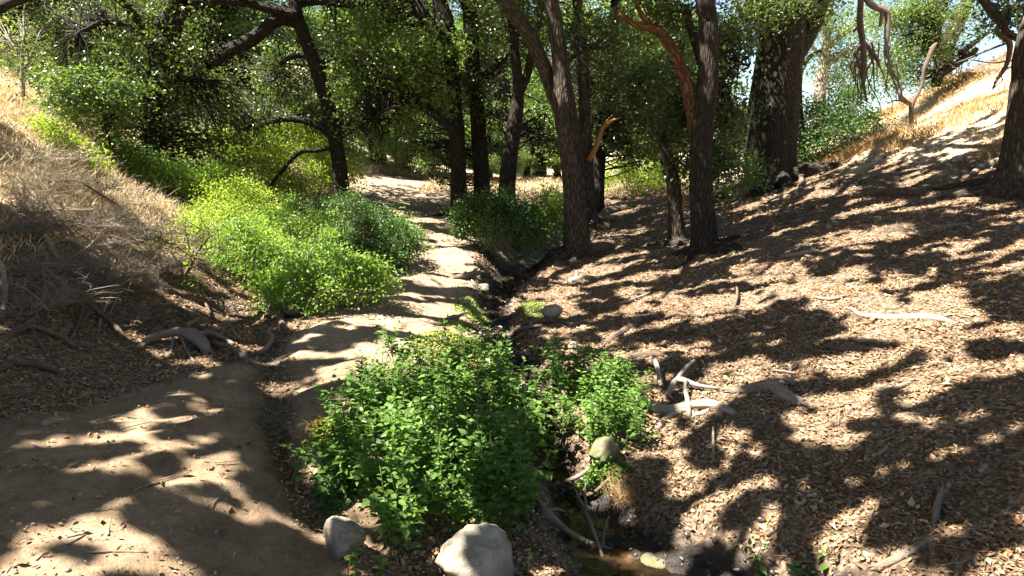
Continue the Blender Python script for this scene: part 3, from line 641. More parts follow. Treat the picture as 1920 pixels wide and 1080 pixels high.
# oaks whose trunks stand outside the frame and whose crowns shade the foreground
tree('oak outside the left edge of the view, shading the lower trail', W3((-8.2,7.2,0,.42),(-8.3,7.2,3.6,.36),(-8,7,5.6,.3),(-7.4,6.8,7.6,.2)),
     [W3((-8,7,5,.26),(-6.4,6.6,6.0,.18),(-4.6,6.4,7.0,.12),(-3,6.3,8,.06)), W3((-8,7,5.4,.2),(-6.6,4.6,7.6,.14),(-5,2.8,8.6,.08)), W3((-7.6,6.9,7,.2),(-6,8.8,8.6,.14),(-4.4,9.6,9.4,.07)), W3((-8,7.1,5,.2),(-9.4,9,7.4,.12),(-10,11,8.4,.06)), W3((-7.6,6.9,7,.18),(-4,7.6,8.4,.1),(-1.8,6.6,9,.05))],
     [],
     seed=30, ns=16, keep=hide, size=.08, spread=.3, per=95)
tree('oak outside the left edge of the view, farther up the valley side', W3((-13.5,10.5,0,.4),(-13.4,10.5,7,.34),(-12.6,10.2,9,.22)),
     [W3((-13.3,10.5,6.6,.2),(-11,9.6,8.4,.14),(-9,8.8,9.2,.08)), W3((-13,10.4,8,.2),(-10.6,12,9.8,.12),(-8.6,12.8,10.4,.06))],
     [], seed=31, ns=12, keep=hide, size=.09, spread=.34, per=80)
tree('oak behind the viewer whose crown reaches over the creek', W3((-3.2,-3,0,.4),(-3.2,-2.8,4.6,.32),(-2.8,-1.6,7,.2)),
     [W3((-3.2,-2.8,4.4,.22),(-3,0,6.4,.16),(-2.6,2.6,7.8,.1),(-2.2,4.6,8.4,.05)), W3((-3,-2.6,5,.2),(-.6,-.6,7.2,.14),(1,1.6,8,.08)), W3((-3,-2.2,5.6,.18),(-5.4,-.8,7.4,.12),(-6.6,1.4,8.2,.06)), W3((-.6,-.6,7.2,.12),(1,2.6,8.2,.09),(1.8,4.8,8.6,.05))],
     [],
     seed=32, ns=16, keep=hide, size=.08, spread=.3, per=95)

# the high canopy: unseen leaf sprays placed to cast the mapped shade, each on the nearest limb
def canopy():
    rng = np.random.default_rng(99); n = 420000
    y = 1.2 + 20.5 * rng.random(n) ** 1.15; x = (rng.random(n) * 2 - 1) * (y * .80 + 2.2)
    g = base(x, y); L = lit_at(x, y, g)
    wx = x + (fbm(x * .9, y * .9, 71, 2) - .5) * .9; wy = y + (fbm(x * .9, y * .9, 72, 2) - .5) * .9
    far_ = fbm(wx * 1.5, wy * 3.4, 77, 5); close = fbm(wx * 2.9, wy * 5.4, 78, 4); k = sst(5, 11, y)
    nn = far_ * k + close * (1 - k); nn = np.clip((nn - .5) * 2.3 + .5 + (fbm(x * 7, y * 10, 83, 3) - .5) * .55, 0, 1)
    m = (nn > L * 1.13 - .07) & ((y < 13.5) | (x > 2.5) | (rng.random(n) < .5))
    x, y, g = x[m], y[m], g[m]
    nx = 230000; ex = (rng.random(nx) * 2 - 1) * 17; ey = -9 + 34 * rng.random(nx); eu, ev, ed = project(np.column_stack([ex, ey, base(ex, ey)]))  # extra unseen leaves over ground outside the frame, added to block sky light
    o_ = ((np.abs(eu - 960) > 1040) | (ed < .5) | (ev > 1500)) & (fbm(ex * .8, ey * .8, 79, 4) > .42); x = np.concatenate([x, ex[o_]]); y = np.concatenate([y, ey[o_]]); g = base(x, y)
    top = 5.4 + 2.6 * fbm(x * .35, y * .35, 55, 2) + rng.random(len(x)) ** 1.5 * 1.6
    h = top; P = None
    for _ in range(3):
        P = np.column_stack([x + SUN[0] / SUN[2] * h, y + SUN[1] / SUN[2] * h, g + h]); u, v, d = project(P)
        bad = (v > -30) & (d > .3); h = np.where(bad, h + 1.1, h)
    P = np.column_stack([x + SUN[0] / SUN[2] * h, y + SUN[1] / SUN[2] * h, g + h]); u, v, d = project(P)
    P = P[~((v > -30) & (d > .3))]
    lim = [q for q in SHADERS if q[1][:, 2].max() > 6.0]
    S = np.concatenate([q[1][q[1][:, 2] > 4.6] for q in lim]); own = np.concatenate([np.full((q[1][:, 2] > 4.6).sum(), i) for i, q in enumerate(lim)])
    cell = np.floor(P / .8).astype(int); key, inv = np.unique(cell, axis=0, return_inverse=True); inv = inv.ravel()
    cc = (key + .5) * .8; near_ = own[np.array([np.argmin(((S - c) ** 2).sum(1)) for c in cc])]
    roots = {}
    for i, q in enumerate(lim): roots.setdefault(q[0].name, [q, []])[1].append(i)
    for nm, (q, ids) in roots.items():
        sel = np.isin(near_[inv], ids); Q = P[sel]
        if len(Q) < 50: continue
        ml = MB(); leaves(ml, Q, .168, .35, rng=rng, aspect=.66); put('crown', ml.mesh('crown', HIGH, q[0].location, False), q[0])
        cs = cc[np.isin(near_, ids) & (np.bincount(inv, minlength=len(cc)) > 45)]; sk = S[np.isin(own, ids)]
        mt = MB(); twigs_to(mt, cs, sk, .02, rng); put('twigs', mt.mesh('twigs', q[2], q[0].location), q[0], kind='stuff')
    print('CANOPY', len(P))
canopy()

# woodland farther back: three crowns shared between the trees
def bg_proto(seed, leafm, rr, hh, n, size):
    rng = np.random.default_rng(seed); root = thing('background_oak', 'x', 'tree', (0, 0, 0), 'oaks closing the valley behind the trail crest')
    mt = MB(); P = [(0, 0, -.3), (0, 0, .1), (rng.normal()*.2, 0, 1.6), (rng.normal() * .5, rng.normal() * .5, 3.4), (rng.normal() * .8, 0, 6.2)]
    tube(mt, P, [.42, .34, .26, .22, .08], 10, .35, .15, seed, .05); put('trunk', mt.mesh('trunk', BARKD), root)
    sk = [cat_rom(np.array(P)[2:], .3)]
    for k in range(6):
        a = k * 1.05 + rng.random(); s = np.array(P[3]) * .6 + np.array(P[2]) * .4 + [0, 0, rng.random() * 1.4]; L = rr * (.7 + .3 * rng.random())
        LP = [s, s + [math.cos(a) * L * .35, math.sin(a) * L * .35, .7], s + [math.cos(a) * L * .8, math.sin(a) * L * .8, 1.1 + rng.random() * 1.5]]
        ml = MB(); tube(ml, LP, [.12, .09, .035], 6, .3, .15, seed + k, 0); put('limb', ml.mesh('limb', BARKD), root); sk.append(cat_rom(LP, .3))
    bl = []
    for k in range(11):
        a = rng.random() * 6.28; q = rr * .75 * rng.random() ** .5; zz = hh * (.38 + .55 * rng.random())
        bl.append((np.array([math.cos(a) * q, math.sin(a) * q, zz]), (rr * .38, rr * .38, hh * .13), n // 11))
    for k in range(6):
        a = rng.random() * 6.28; bl.append((np.array([math.cos(a) * rr * .8, math.sin(a) * rr * .8, hh * .22]), (rr * .25, rr * .25, hh * .12), n // 16))
    cs = clumps(bl, rng); ml = MB(); crown_mesh(ml, cs, 70, .22, size, rng); put('crown', ml.mesh('crown', leafm, smooth=False), root)
    mt = MB(); twigs_to(mt, cs, np.concatenate(sk), .02, rng); put('twigs', mt.mesh('twigs', BARKD), root, kind='stuff')
    return root
protos = [bg_proto(51, OAKL, 3.3, 7.5, 560, .105), bg_proto(52, OAKL, 3.1, 7.2, 520, .105), bg_proto(53, PALE, 3.2, 7.0, 480, .11)]
BGT = [ # x, y, kind, scale, words
 (-5.2,27,0,1.0,'dark round oak behind the leaning tree'),(-1.2,31,1,1.05,'oak standing at the end of the trail crest'),(3.0,27,0,1.0,'dark oak seen between the forked trunk and the tall oak'),
 (6.6,29,0,1.0,'dark low oak left of the leafy oak'),(-9.4,24,0,1.05,'dark oak filling the gap left of the leaning tree'),(-13.2,27,1,.95,'mid green oak above the yellow green shrub'),
 (-14.6,20,2,.75,'pale leafy tree low in the upper left corner above the dry grass'),(-17,24,2,1.2,'pale sunlit tree in the upper left corner'),(-20.5,30,2,1.2,'pale tree high on the left hillside at the frame edge'),(-14.5,34,2,1.2,'pale sunny tree on the hillside behind the broad dark oak'),
 (-8.5,36,1,.85,'light oak on the hillside under the patch of sky'),(-3.4,40,1,1.3,'far light oak behind the trail end'),(1.6,40,1,1.3,'far light oak seen past the dark upright trunk'),
 (6.6,40,1,1.2,'far light oak behind the slim upright oaks'),(10.2,33,0,.45,'small oak seen below the sky gap left of the huge trunk'),
 (-6.5,33,1,.75,'mid sized light oak on the hillside right of the leaning tree'),(-11,30,0,.6,'small light oak on the hillside seen under the leaning tree limb'),(0.6,28.5,0,.5,'low oak closing the view behind the dark upright trunk'),(2.2,33,1,.6,'low light oak closing the view behind the forked trunk'),(-.9,26.5,1,.4,'very low bushy oak at the right end of the trail crest'),(-22,38,2,1.5,'tall pale tree on top of the left hillside'),
 (-24,24,1,1.1,'mid green oak cut by the left edge high on the slope'),(-2.8,24.5,0,.55,'low dark oak right behind the sunlit crest of the trail')]
for k, (x, y, kd, s, lab) in enumerate(BGT):
    z = float(ground(x, y)); p = protos[kd]
    if not p.get('used'):
        p['used'] = 1; p.location = (x, y, z); p.scale = (s, s, s); p.rotation_euler = (0, 0, k * 1.3); p['label'] = lab; o = p
    else: o = dup(p, (x, y, z), k * 1.7, s, lab)
for o in list(COL.objects):
    if 'used' in o.keys(): del o['used']

# ------------------------------------------------------------------ shrubs
def shrub(label, u, v, wpx, hm, n, leafm, seed, per=60, size=.045, depth=None, name='shrub', spread=.11, cat='bush', Yoff=0, lean=0):
    rng = np.random.default_rng(seed); b = hit(u, v) if depth is None else pix(u, v, depth)
    if Yoff: b[1] += Yoff
    b[2] = float(ground(b[0], b[1])); r = wpx / 2 / F * depth_of(b[1], b[2])
    root = thing(name, label, cat, b)
    a = rng.random(n) * 2 * math.pi; q = r * np.sqrt(rng.random(n)) ; hgt = hm * (1 - .55 * (q / r) ** 2) * (.75 + .5 * rng.random(n))
    lvl = rng.random(n) ** .55
    cx = b[0] + np.cos(a) * q + lean * lvl; cy = b[1] + np.sin(a) * q * .75
    cs = np.column_stack([cx, cy, base(cx, cy) + hgt * (.12 + .88 * lvl)])
    ml = MB(); crown_mesh(ml, cs, per, spread, size, rng, up=.35); put('foliage', ml.mesh('foliage', leafm, b, False), root)
    ms = MB()
    for k in range(0, n, 2):
        s = b + np.array([rng.normal() * r * .25, rng.normal() * r * .2, 0]); s[2] = float(base(s[0], s[1])) - .03; c = cs[k]
        m = (s + c) / 2 + rng.normal(size=3) * .06; m[2] += .08
        tube(ms, [s, m, c], [.009, .006, .002], 4, .3, cap=False)
    put('stems', ms.mesh('stems', TWIG, b), root, kind='stuff')
    return root
shrub('bright green bush spilling onto the left edge of the trail', 612, 578, 235, .85, 210, SHRUB, 61, per=75, size=.042)
shrub('pale green bush at the foot of the dry left bank', 455, 545, 150, .95, 120, SHRUB, 62, per=65, size=.042, Yoff=.5)
shrub('yellowish green bush with airy twigs above the dry bank', 415, 500, 190, .8, 120, SHRUBY, 63, per=55, size=.04, Yoff=.6)
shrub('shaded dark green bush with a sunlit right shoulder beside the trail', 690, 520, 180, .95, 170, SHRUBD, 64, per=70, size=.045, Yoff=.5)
shrub('small sunlit bush at the trail edge in front of the leaning tree', 735, 478, 75, .6, 50, SHRUB, 164, per=60, size=.045, Yoff=.6)
shrub('large yellow green bush glowing behind the leaning tree', 540, 400, 280, 1.7, 300, SHRUBY, 65, per=75, size=.06, depth=18.2, spread=.16)
shrub('fresh green bush filling the hollow left of the shaded bush', 560, 475, 190, .9, 130, SHRUB, 264, per=65, size=.045, depth=12.6, spread=.13)
shrub('yellow green bush in the middle of the hollow below the leaning tree', 470, 440, 170, .9, 110, SHRUBY, 265, per=60, size=.048, depth=13.2, spread=.13)
shrub('low dark bush in the shade under the leaning tree', 640, 455, 130, .7, 80, SHRUBD, 165, per=60, size=.05, depth=14.6, spread=.14)
shrub('green bush in the hollow below the broad dark oak', 330, 400, 150, .8, 110, SHRUB, 66, per=60, size=.05, depth=13.6, spread=.14)
shrub('mid green bush at the foot of the slope left of the leaning tree', 430, 410, 120, .9, 80, SHRUB, 166, per=60, size=.05, depth=14.6, spread=.14)
shrub('dark leafy bush under the young oak sapling', 250, 330, 110, .7, 70, SHRUBD, 67, per=55, size=.05, depth=13.8, spread=.14)
shrub('lemon green low bush among dry grass on the left slope', 130, 290, 120, .4, 60, SHRUBY, 68, per=50, size=.045, spread=.13)
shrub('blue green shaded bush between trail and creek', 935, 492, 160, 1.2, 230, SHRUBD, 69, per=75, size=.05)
shrub('sunlit green bush right behind the blue green one', 1030, 440, 100, 1.15, 110, SHRUB, 70, per=65, size=.052, depth=16, spread=.13)
shrub('yellow green bush in sun behind the slim oaks', 1180, 372, 150, 1.2, 90, SHRUBY, 71, per=60, size=.07, depth=21, spread=.2)
shrub('second yellow green bush in sun near the broken trunk', 1240, 345, 90, .9, 50, SHRUBY, 171, per=60, size=.07, depth=22, spread=.2)
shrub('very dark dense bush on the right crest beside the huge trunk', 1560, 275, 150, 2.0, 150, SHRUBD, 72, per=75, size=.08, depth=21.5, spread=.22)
shrub('leafy green shrub between the leafy oak and the huge trunk', 1385, 352, 70, 1.2, 70, OAKL, 73, per=50, size=.055, depth=16.5, spread=.16)
shrub('grey green bush far back in the shade left of the trail crest', 480, 330, 110, 1.5, 70, PALE, 74, per=60, size=.07, depth=19.5, spread=.2)
shrub('grey olive brush at the foot of the broad dark oak', 350, 325, 90, 1.0, 50, OAKL, 75, per=55, size=.06, depth=17, spread=.2)
# small airy sapling on the left bank
def sapling():
    b = hit(338, 540); root = thing('sapling', 'small airy sapling with few pale leaves on the dry left bank', 'sapling', b)
    mt = MB(); rng = np.random.default_rng(80); sk = []
    Y = b[1]
    for pts in ([(338,540,9),(345,520,8),(360,492,7),(372,470,5),(395,440,3)], [(345,520,5),(335,492,4),(318,470,2)], [(360,492,5),(352,450,3),(345,425,2)], [(372,470,4),(405,462,3),(420,470,1.5)], [(368,478,4),(345,470,3),(300,430,1.5)]):
        P, R = trace(pts, Y); tube(mt, P, R, 6, .06, .1, 2); sk.append(cat_rom(P[1:], .1))
    sk = np.concatenate(sk); cs = sk[rng.integers(len(sk), size=46)] + rng.normal(size=(46, 3)) * .14 + [0, 0, .04]
    put('stem', mt.mesh('stem', DEADD, b), root)
    t2 = MB(); twigs_to(t2, cs, sk, .004, rng); put('twigs', t2.mesh('twigs', DEADD, b), root, kind='stuff')
    ml = MB(); crown_mesh(ml, cs, 16, .07, .035, rng); put('foliage', ml.mesh('foliage', SHRUBY, b, False), root)
sapling()

# ------------------------------------------------------------------ dry brush, sticks, logs
def brush_mesh(seed, n=170, R=.7, H=.55):
    rng = np.random.default_rng(seed); mb = MB()
    for k in range(n):
        a = rng.random() * 6.28; q = rng.random() ** .6 * R * .8; s = np.array([math.cos(a) * q, math.sin(a) * q, rng.random() * .1 - .04])
        L = .12 + .5 * rng.random() ** 1.6; d = unit(rng.normal(size=3) * [1, 1, .8] + [0, 0, .35]); P = [s]
        for t in range(4):
            d = unit(d + rng.normal(size=3) * .38); P.append(P[-1] + d * L / 4)
        P = np.array(P); P[1:, 2] = np.maximum(P[1:, 2] * H * 1.6, .01); r = .002 + .006 * rng.random() ** 3
        tube(mb, P, np.linspace(r, r * .35, 5), 3, .5, cap=False)
        for w in range(2):
            i = rng.integers(1, 4); e = P[i] + unit(rng.normal(size=3) + d * .6) * L * .35; e[2] = max(e[2], .01)
            tube(mb, [P[i], (P[i] + e) / 2 + rng.normal(size=3) * .012, e], [r * .6, r * .5, r * .25], 3, .5, cap=False)
    return mb.mesh('dry_brush', TWIG)
bm_ = [brush_mesh(90, 330, .6), brush_mesh(91, 400, .75, .4), brush_mesh(92, 300, .5, .8)]
bs_ = [q.copy() for q in bm_]
for q in bs_: q.materials[0] = STRAW
BR = [(35,430,0,1,'grey dry brush at the left edge under the green sprig'),(120,425,1,1,'tangled grey brush above the pale bent stick'),(205,450,1,.9,'tangled brush in the middle of the left bank'),
 (285,440,0,.8,'fine grey brush left of the airy sapling'),(70,500,1,1,'shaded dry brush low on the left bank'),(165,530,0,.9,'dark shaded brush below the pale bent stick'),(255,505,2,.7,'brush in front of the sapling'),
 (40,350,2,1,'sunlit dry brush high on the left slope at the frame edge'),(150,355,0,1,'sunlit straw coloured brush on the open left slope'),(240,380,0,1,'sunlit brush beside the green hollow'),
 (325,425,2,.8,'grey brush touching the pale green bush'),(15,570,1,1,'brush in deep shade at the left edge'),(190,270,2,1.1,'grey brush on the upper left slope below the sapling oak'),(130,235,0,1.2,'far dry brush near the top of the left slope'),
 (215,600,1,.6,'small brush pile low on the left bank'),(390,470,0,.6,'dry twigs beneath the yellowish bush'),(1590,262,2,1.1,'grey brush on the right crest beside the dark bush'),(1690,430,1,.35,'low scrap of brush on the right slope'),(1880,130,1,1.2,'dry brush near the top of the right crest'),(1650,250,0,.9,'thin brush on the right crest above the dead stem')]
for k, (u, v, m, s, lab) in enumerate(BR):
    p = hit(u, v); o = put('dry_brush', (bs_ if v < 400 else bm_)[m], loc=p); o.rotation_euler = (0, 0, k * 2.1); o.scale = (s, s, s); tag(o, lab, 'brush', 'dry brush heaps on the slopes')

def on_ground(pts, lift=.6):
    P = []; R = []
    for q in pts:
        u, v, w = q[:3]; e = q[3] if len(q) > 3 else 0
        p = hit(u, v); r = w / 2 / F * depth_of(p[1], p[2]); p[2] += r * lift + e; P.append(p); R.append(r)
    return np.array(P), np.array(R)
def stick(name, label, cat, main, subs=(), mat=None, ns=12, rough=.38, seed=0, group=None, lift=.4, knots=True):
    mat = mat or DEAD; P, R = on_ground(main, lift); mb = MB(); b = P[0].copy(); g_ = np.random.default_rng(seed + 500)
    if R.max() > .015:
        for e, f in ((0, 1), (-1, -2)):
            d = unit(P[e] - P[f])
            for _ in range(4):
                o_ = g_.normal(size=3) * R[e] * .45; o_ -= d * o_.dot(d); L_ = R[e] * (1 + 2.2 * g_.random())
                tube(mb, [P[e] + o_ - d * R[e], P[e] + o_ * 1.1 + d * L_], [R[e] * .45, R[e] * .06], 5, .05, .2, seed)
        P = np.vstack([P[0] + (P[0] - P[1]) * .02, P, P[-1] + (P[-1] - P[-2]) * .02]); R = np.concatenate([[R[0] * .7], R, [R[-1] * .7]])
    tube(mb, P, R, ns, .05, rough, seed, .06)
    if knots and R.max() > .02:
        rng = np.random.default_rng(seed)
        for k in range(3):
            i = rng.integers(1, len(P)) ; q = P[i] * .6 + P[i-1] * .4; d = unit(rng.normal(size=3) + [0, 0, .6])
            tube(mb, [q, q + d * R[i] * 1.8], [R[i] * .45, R[i] * .22], 6, .05, .2, seed)
    root = put(name, mb.mesh(name, mat, b), loc=b); tag(root, label, cat, group)
    for s in subs:
        P, R = on_ground(s, lift); m2 = MB(); tube(m2, P, R, 8, .05, rough, seed + 5, .05); put('branch', m2.mesh('branch', mat, b), root)
    return root
G1 = 'fallen logs and branches on the right slope'; G2 = 'small sticks lying on the left trail'; G3 = 'dead sticks caught on the left bank'; G4 = 'sticks and roots lying in the creek bed'
stick('fallen_log','thick weathered log with a bent lower end on the litter','log',[(1370,736,13),(1410,733,20),(1445,730,26),(1472,745,24),(1505,760,17)],[[(1450,722,9,.05),(1470,722,11,.05),(1492,728,10,.03)]],DEAD,14,seed=1,group=G1)
stick('driftwood','bleached forked root curling over the litter beside the right nettles','driftwood',[(1190,742,14),(1215,760,16),(1255,772,17),(1300,764,18),(1335,762,17),(1380,778,10)],
      [[(1232,808,12),(1245,790,12),(1270,776,13),(1295,768,10)],[(1292,788,8),(1290,768,9,.05),(1283,748,7,.1),(1287,738,4,.13)],[(1298,780,10),(1320,776,9),(1328,768,5)],[(1250,750,9,.03),(1270,735,12,.1),(1310,735,8,.05),(1350,733,4,.02)],[(1240,735,10,.04),(1232,715,9,.12),(1225,700,8,.16)],[(1265,738,9,.1),(1285,722,8,.16),(1300,712,5,.18)]],DEADW,12,seed=2,group=G1)
stick('fallen_log','long bleached branch lying across the sunny strip high on the right slope','branch',[(1596,584,5,.03),(1612,592,9),(1650,598,13),(1700,598,14),(1750,598,15),(1786,606,8)],[],DEADW,12,seed=3,group=G1)
stick('fallen_log','dark log half buried in shade below the long bleached branch','log',[(1545,650,8),(1590,655,12),(1630,657,11),(1665,661,6)],[],DEADD,10,seed=4,group=G1)
stick('fallen_log','broken dark log on the slope above the sunny strip','log',[(1330,582,6),(1360,580,10),(1395,590,11),(1430,604,7)],[[(1375,583,6),(1382,560,5,.05),(1378,545,3,.1)]],DEADD,10,seed=5,group=G1)
stick('fallen_log','large dark log lying under the shade at the upper right slope','log',[(1598,372,8),(1640,366,18),(1690,364,20),(1730,366,14)],[[(1650,380,5),(1600,388,4)]],DEADD,12,seed=6,group=G1)
stick('fallen_branch','curved bare branch in the bottom right corner of the slope','branch',[(1640,1068,12),(1680,1050,15),(1720,1028,15),(1752,1010,9)],[[(1715,1030,7),(1725,1010,5),(1735,1003,3)]],DEAD,10,seed=7,group=G1)
stick('fallen_branch','short pale stub pointing down in the dark patch at lower right','branch',[(1750,985,10),(1756,955,14,.03),(1765,935,9,.05)],[[(1757,955,8),(1775,935,4)]],DEAD,10,seed=8,group=G1)
stick('fallen_branch','thin straight branch lying above the bright fleck on the right','branch',[(1640,742,5),(1670,732,9),(1700,722,9),(1714,716,4)],[],DEAD,8,seed=9,group=G1)
stick('fallen_branch','bent thin pale branch near the right edge in sun','branch',[(1740,680,4),(1765,682,7),(1790,688,7),(1802,698,3)],[],DEADW,8,seed=10,group=G1)
stick('fallen_branch','dark gnarled branch at the right edge below the sunny litter','branch',[(1868,668,6),(1890,662,9),(1915,656,12)],[],DEADD,8,seed=11,group=G1)
stick('fallen_log','stubby brown log beside the creek above the right nettles','log',[(1138,645,12),(1165,628,16),(1195,606,12)],[],DEADD,10,seed=12,group=G1)
stick('fallen_log','low dark log lying above the forked driftwood','log',[(1180,672,12),(1220,668,14),(1270,665,10)],[],DEADD,10,seed=13,group=G1)
stick('fallen_branch','pale broken chunk of wood on the sunny strip past the tall forked oak','wood chunk',[(1062,532,8),(1082,526,12),(1112,522,8)],[[(1082,524,6),(1080,514,4,.05)]],DEADW,8,seed=14,group=G1)
stick('fallen_log','short cut log lying right of the tall forked oak','log',[(1097,478,20),(1125,470,22),(1150,460,14)],[],DEADD,12,seed=15,group=G1)
stick('fallen_branch','thin twig with a kink on the litter below the forked driftwood','branch',[(1312,868,4),(1340,852,5),(1365,842,5),(1400,836,3)],[],DEAD,6,seed=16,group=G1)
stick('fallen_branch','upright thin splinter standing in the litter near the kinked twig','stick',[(1338,855,5),(1337,835,5,.03),(1336,815,4,.06)],[],DEADW,6,seed=17,group=G1)
stick('fallen_branch','pale curved scrap of root near the snag cluster on the mid right slope','branch',[(1186,604,4),(1205,594,6),(1222,596,4)],[],DEADW,6,seed=18,group=G1)
stick('fallen_branch','forked dead snag on the shady slope right of the leafy oak','branch',[(1290,588,5),(1320,592,6),(1350,596,5)],[[(1850,250,3),(1852,248,3)]],DEAD,6,seed=19,group=G1) if False else None
stick('fallen_branch','weathered pale stick in shade near the right edge, mid slope','branch',[(1836,888,10),(1845,878,11),(1852,872,7)],[],DEADW,8,seed=20,group=G1)
stick('fallen_branch','bare branch lying left of the thick root at the right edge trunk','branch',[(1822,330,10),(1840,315,12),(1870,305,12),(1890,300,8)],[],DEAD,8,seed=21,group=G1)
stick('fallen_branch','pale roots scattered beside the huge trunk','branch',[(1475,300,6),(1500,296,8),(1530,290,6),(1550,280,3)],[[(1500,296,5),(1520,305,5),(1545,302,3)],[(1490,320,5),(1515,316,5),(1540,318,3)],[(1540,265,5,.1),(1548,255,5,.3),(1545,248,3,.4)]],DEADW,8,seed=22,group=G1)
stick('fallen_branch','small stump stub on the slope below the huge trunk','stump',[(1500,360,8,-.05),(1502,350,9,.08),(1500,344,7,.15)],[],DEADD,8,seed=23,group=G1)
for k, (l, pts) in enumerate([('long grey stick lying flat at the bottom of the left trail',[(155,1038,5),(210,1036,5),(275,1037,4)]),('curved stick below the twig pair at bottom left',[(68,1052,4),(80,1040,4),(100,1034,3)]),
     ('short twig of the crossed pair at bottom left',[(126,1008,3),(145,1004,4),(155,1003,3)]),('diagonal twig of the crossed pair at bottom left',[(128,1022,3),(145,1012,4),(160,1004,3)]),('short upright looking twig beside the crossed pair',[(203,1005,4),(205,985,3)]),
     ('thin bent stick in the middle of the left trail',[(250,922,3),(268,914,4),(300,905,3)]),('twig half in shadow left of the creek edge',[(410,1030,3),(414,1015,3)]),('faint twig near the small stones on the left trail',[(60,832,3),(75,842,3)]),('tiny splinter near the lower edge of the left trail',[(280,980,3),(295,985,3)]),
     ('thin twig high on the left trail in shade',[(180,790,2.5),(225,780,3),(255,786,2)]),('twig at the rim of the side gully',[(465,868,3),(478,885,3)])]):
    stick('twig', l, 'twig', pts, [], TWIG, 6, seed=40 + k, group=G2, lift=.9, knots=False)
for k, (l, pts, subs, m) in enumerate([
  ('pale bent dead branch in the middle of the left bank',[(76,430,9,.05),(85,455,12,.08),(98,475,12,.05),(112,492,8)],[],DEADW),
  ('curved white stick at the left frame edge',[(0,512,8,.1),(10,535,9,.15),(12,565,9,.08),(6,595,7)],[],DEADW),
  ('thin long stick crossing the brush on the left slope',[(95,373,4,.2),(150,377,5,.25),(200,398,4,.2),(245,412,3,.1)],[],DEADD),
  ('dark crooked stick lying across the left bank',[(90,470,8,.06),(130,468,9,.1),(160,476,7,.05)],[[(130,470,5,.05),(150,490,4),(175,500,3)]],DEAD),
  ('broken stick with a fork near the bank shade',[(40,622,8),(55,612,8,.03),(72,604,5,.05)],[],DEAD),
  ('pale straight sticks fanned at the lower left bank',[(185,615,6),(195,595,6,.06),(210,575,4,.12)],[[(190,610,4),(210,590,3,.05),(222,575,2,.1)]],DEADW),
  ('slanting grey stick in the upper brush',[(40,375,5,.25),(75,405,6,.2),(105,430,5,.1)],[],DEAD),
  ('arched white stem over the green hollow',[(172,310,4,.2),(190,302,5,.45),(215,304,4,.45),(238,326,4,.1)],[],DEADW),
  ('red brown stick by the sapling foot',[(215,560,6,.05),(200,535,6,.1),(212,520,4,.14)],[],DEADD),
  ('grey stick above the exposed root mass',[(120,500,5,.04),(150,490,6,.08),(170,478,5,.1),(178,470,3,.12)],[],DEADW),
  ('slim stick lying down the left bank toward the gully',[(430,605,4),(440,625,5),(465,648,4)],[],DEADW)]):
    stick('dead_stick', l, 'stick', pts, subs, m, 8, seed=60 + k, group=G3)
stick('exposed_root','arched root mass hanging over a dark hole at the foot of the left bank','root',[(262,655,8),(285,642,13,.03),(318,638,15,.06),(345,640,20,.08),(375,652,24,.05),(392,668,16)],
  [[(325,640,6,.04),(322,655,5),(318,672,4)],[(340,642,5,.06),(352,665,4,.02),(365,680,3)],[(365,640,10,.06),(400,636,10,.05),(440,650,6,.02)],[(350,630,8,.1),(375,618,5,.12)]],DEAD,12,seed=80)
stick('exposed_root','gnarled stump with curling arms where the bank meets the trail','root',[(500,600,12,.02),(515,590,15,.1),(545,598,16,.06),(568,590,12,.12),(580,572,8,.2)],
  [[(525,595,12,.04),(530,615,12,.02),(548,628,8)],[(500,580,10,.05),(485,590,8)],[(555,598,9),(560,612,9)],[(500,582,7,.1),(530,576,5,.12)]],DEADD,12,seed=81)
for k, (l, pts, subs) in enumerate([
  ('dark root snaking down the shaded bank under the brush',[(20,640,10,.05),(60,630,12,.08),(110,640,12,.04),(160,660,9)],[[(60,630,7,.08),(80,655,6,.02),(95,680,4)]]),
  ('forked dark root in the middle of the shaded left bank',[(120,575,9,.08),(160,585,11,.1),(205,610,10,.05),(240,640,6)],[[(160,585,7,.1),(150,610,6,.04),(130,640,4)],[(205,610,6,.05),(230,605,4,.04)]]),
  ('root running from the arched mass toward the curling stump',[(400,655,12,.04),(430,660,11,.05),(465,680,10,.02),(490,700,6)],[[(430,660,6,.05),(425,680,5)]]),
  ('thin looping root above the arched root mass',[(290,600,7,.05),(320,590,8,.1),(355,600,7,.06),(380,620,5)],[]),
  ('root poking from the bank under the airy sapling',[(350,560,8,.04),(385,575,9,.06),(420,590,7,.02)],[[(385,575,5,.06),(400,600,4)]]),
  ('low dark root near the left edge where bank meets trail',[(0,700,11,.02),(45,690,12,.04),(100,700,9,.02),(150,715,5)],[])]):
    stick('exposed_root', l, 'root', pts, subs, DEADD, 9, seed=400 + k)
stick('exposed_root','twisted pale root in the side gully below the curling stump','root',[(470,668,8),(495,662,10,.02),(512,645,8,.06),(505,640,5,.1)],[[(495,662,5),(510,672,4)]],DEAD,8,seed=82)
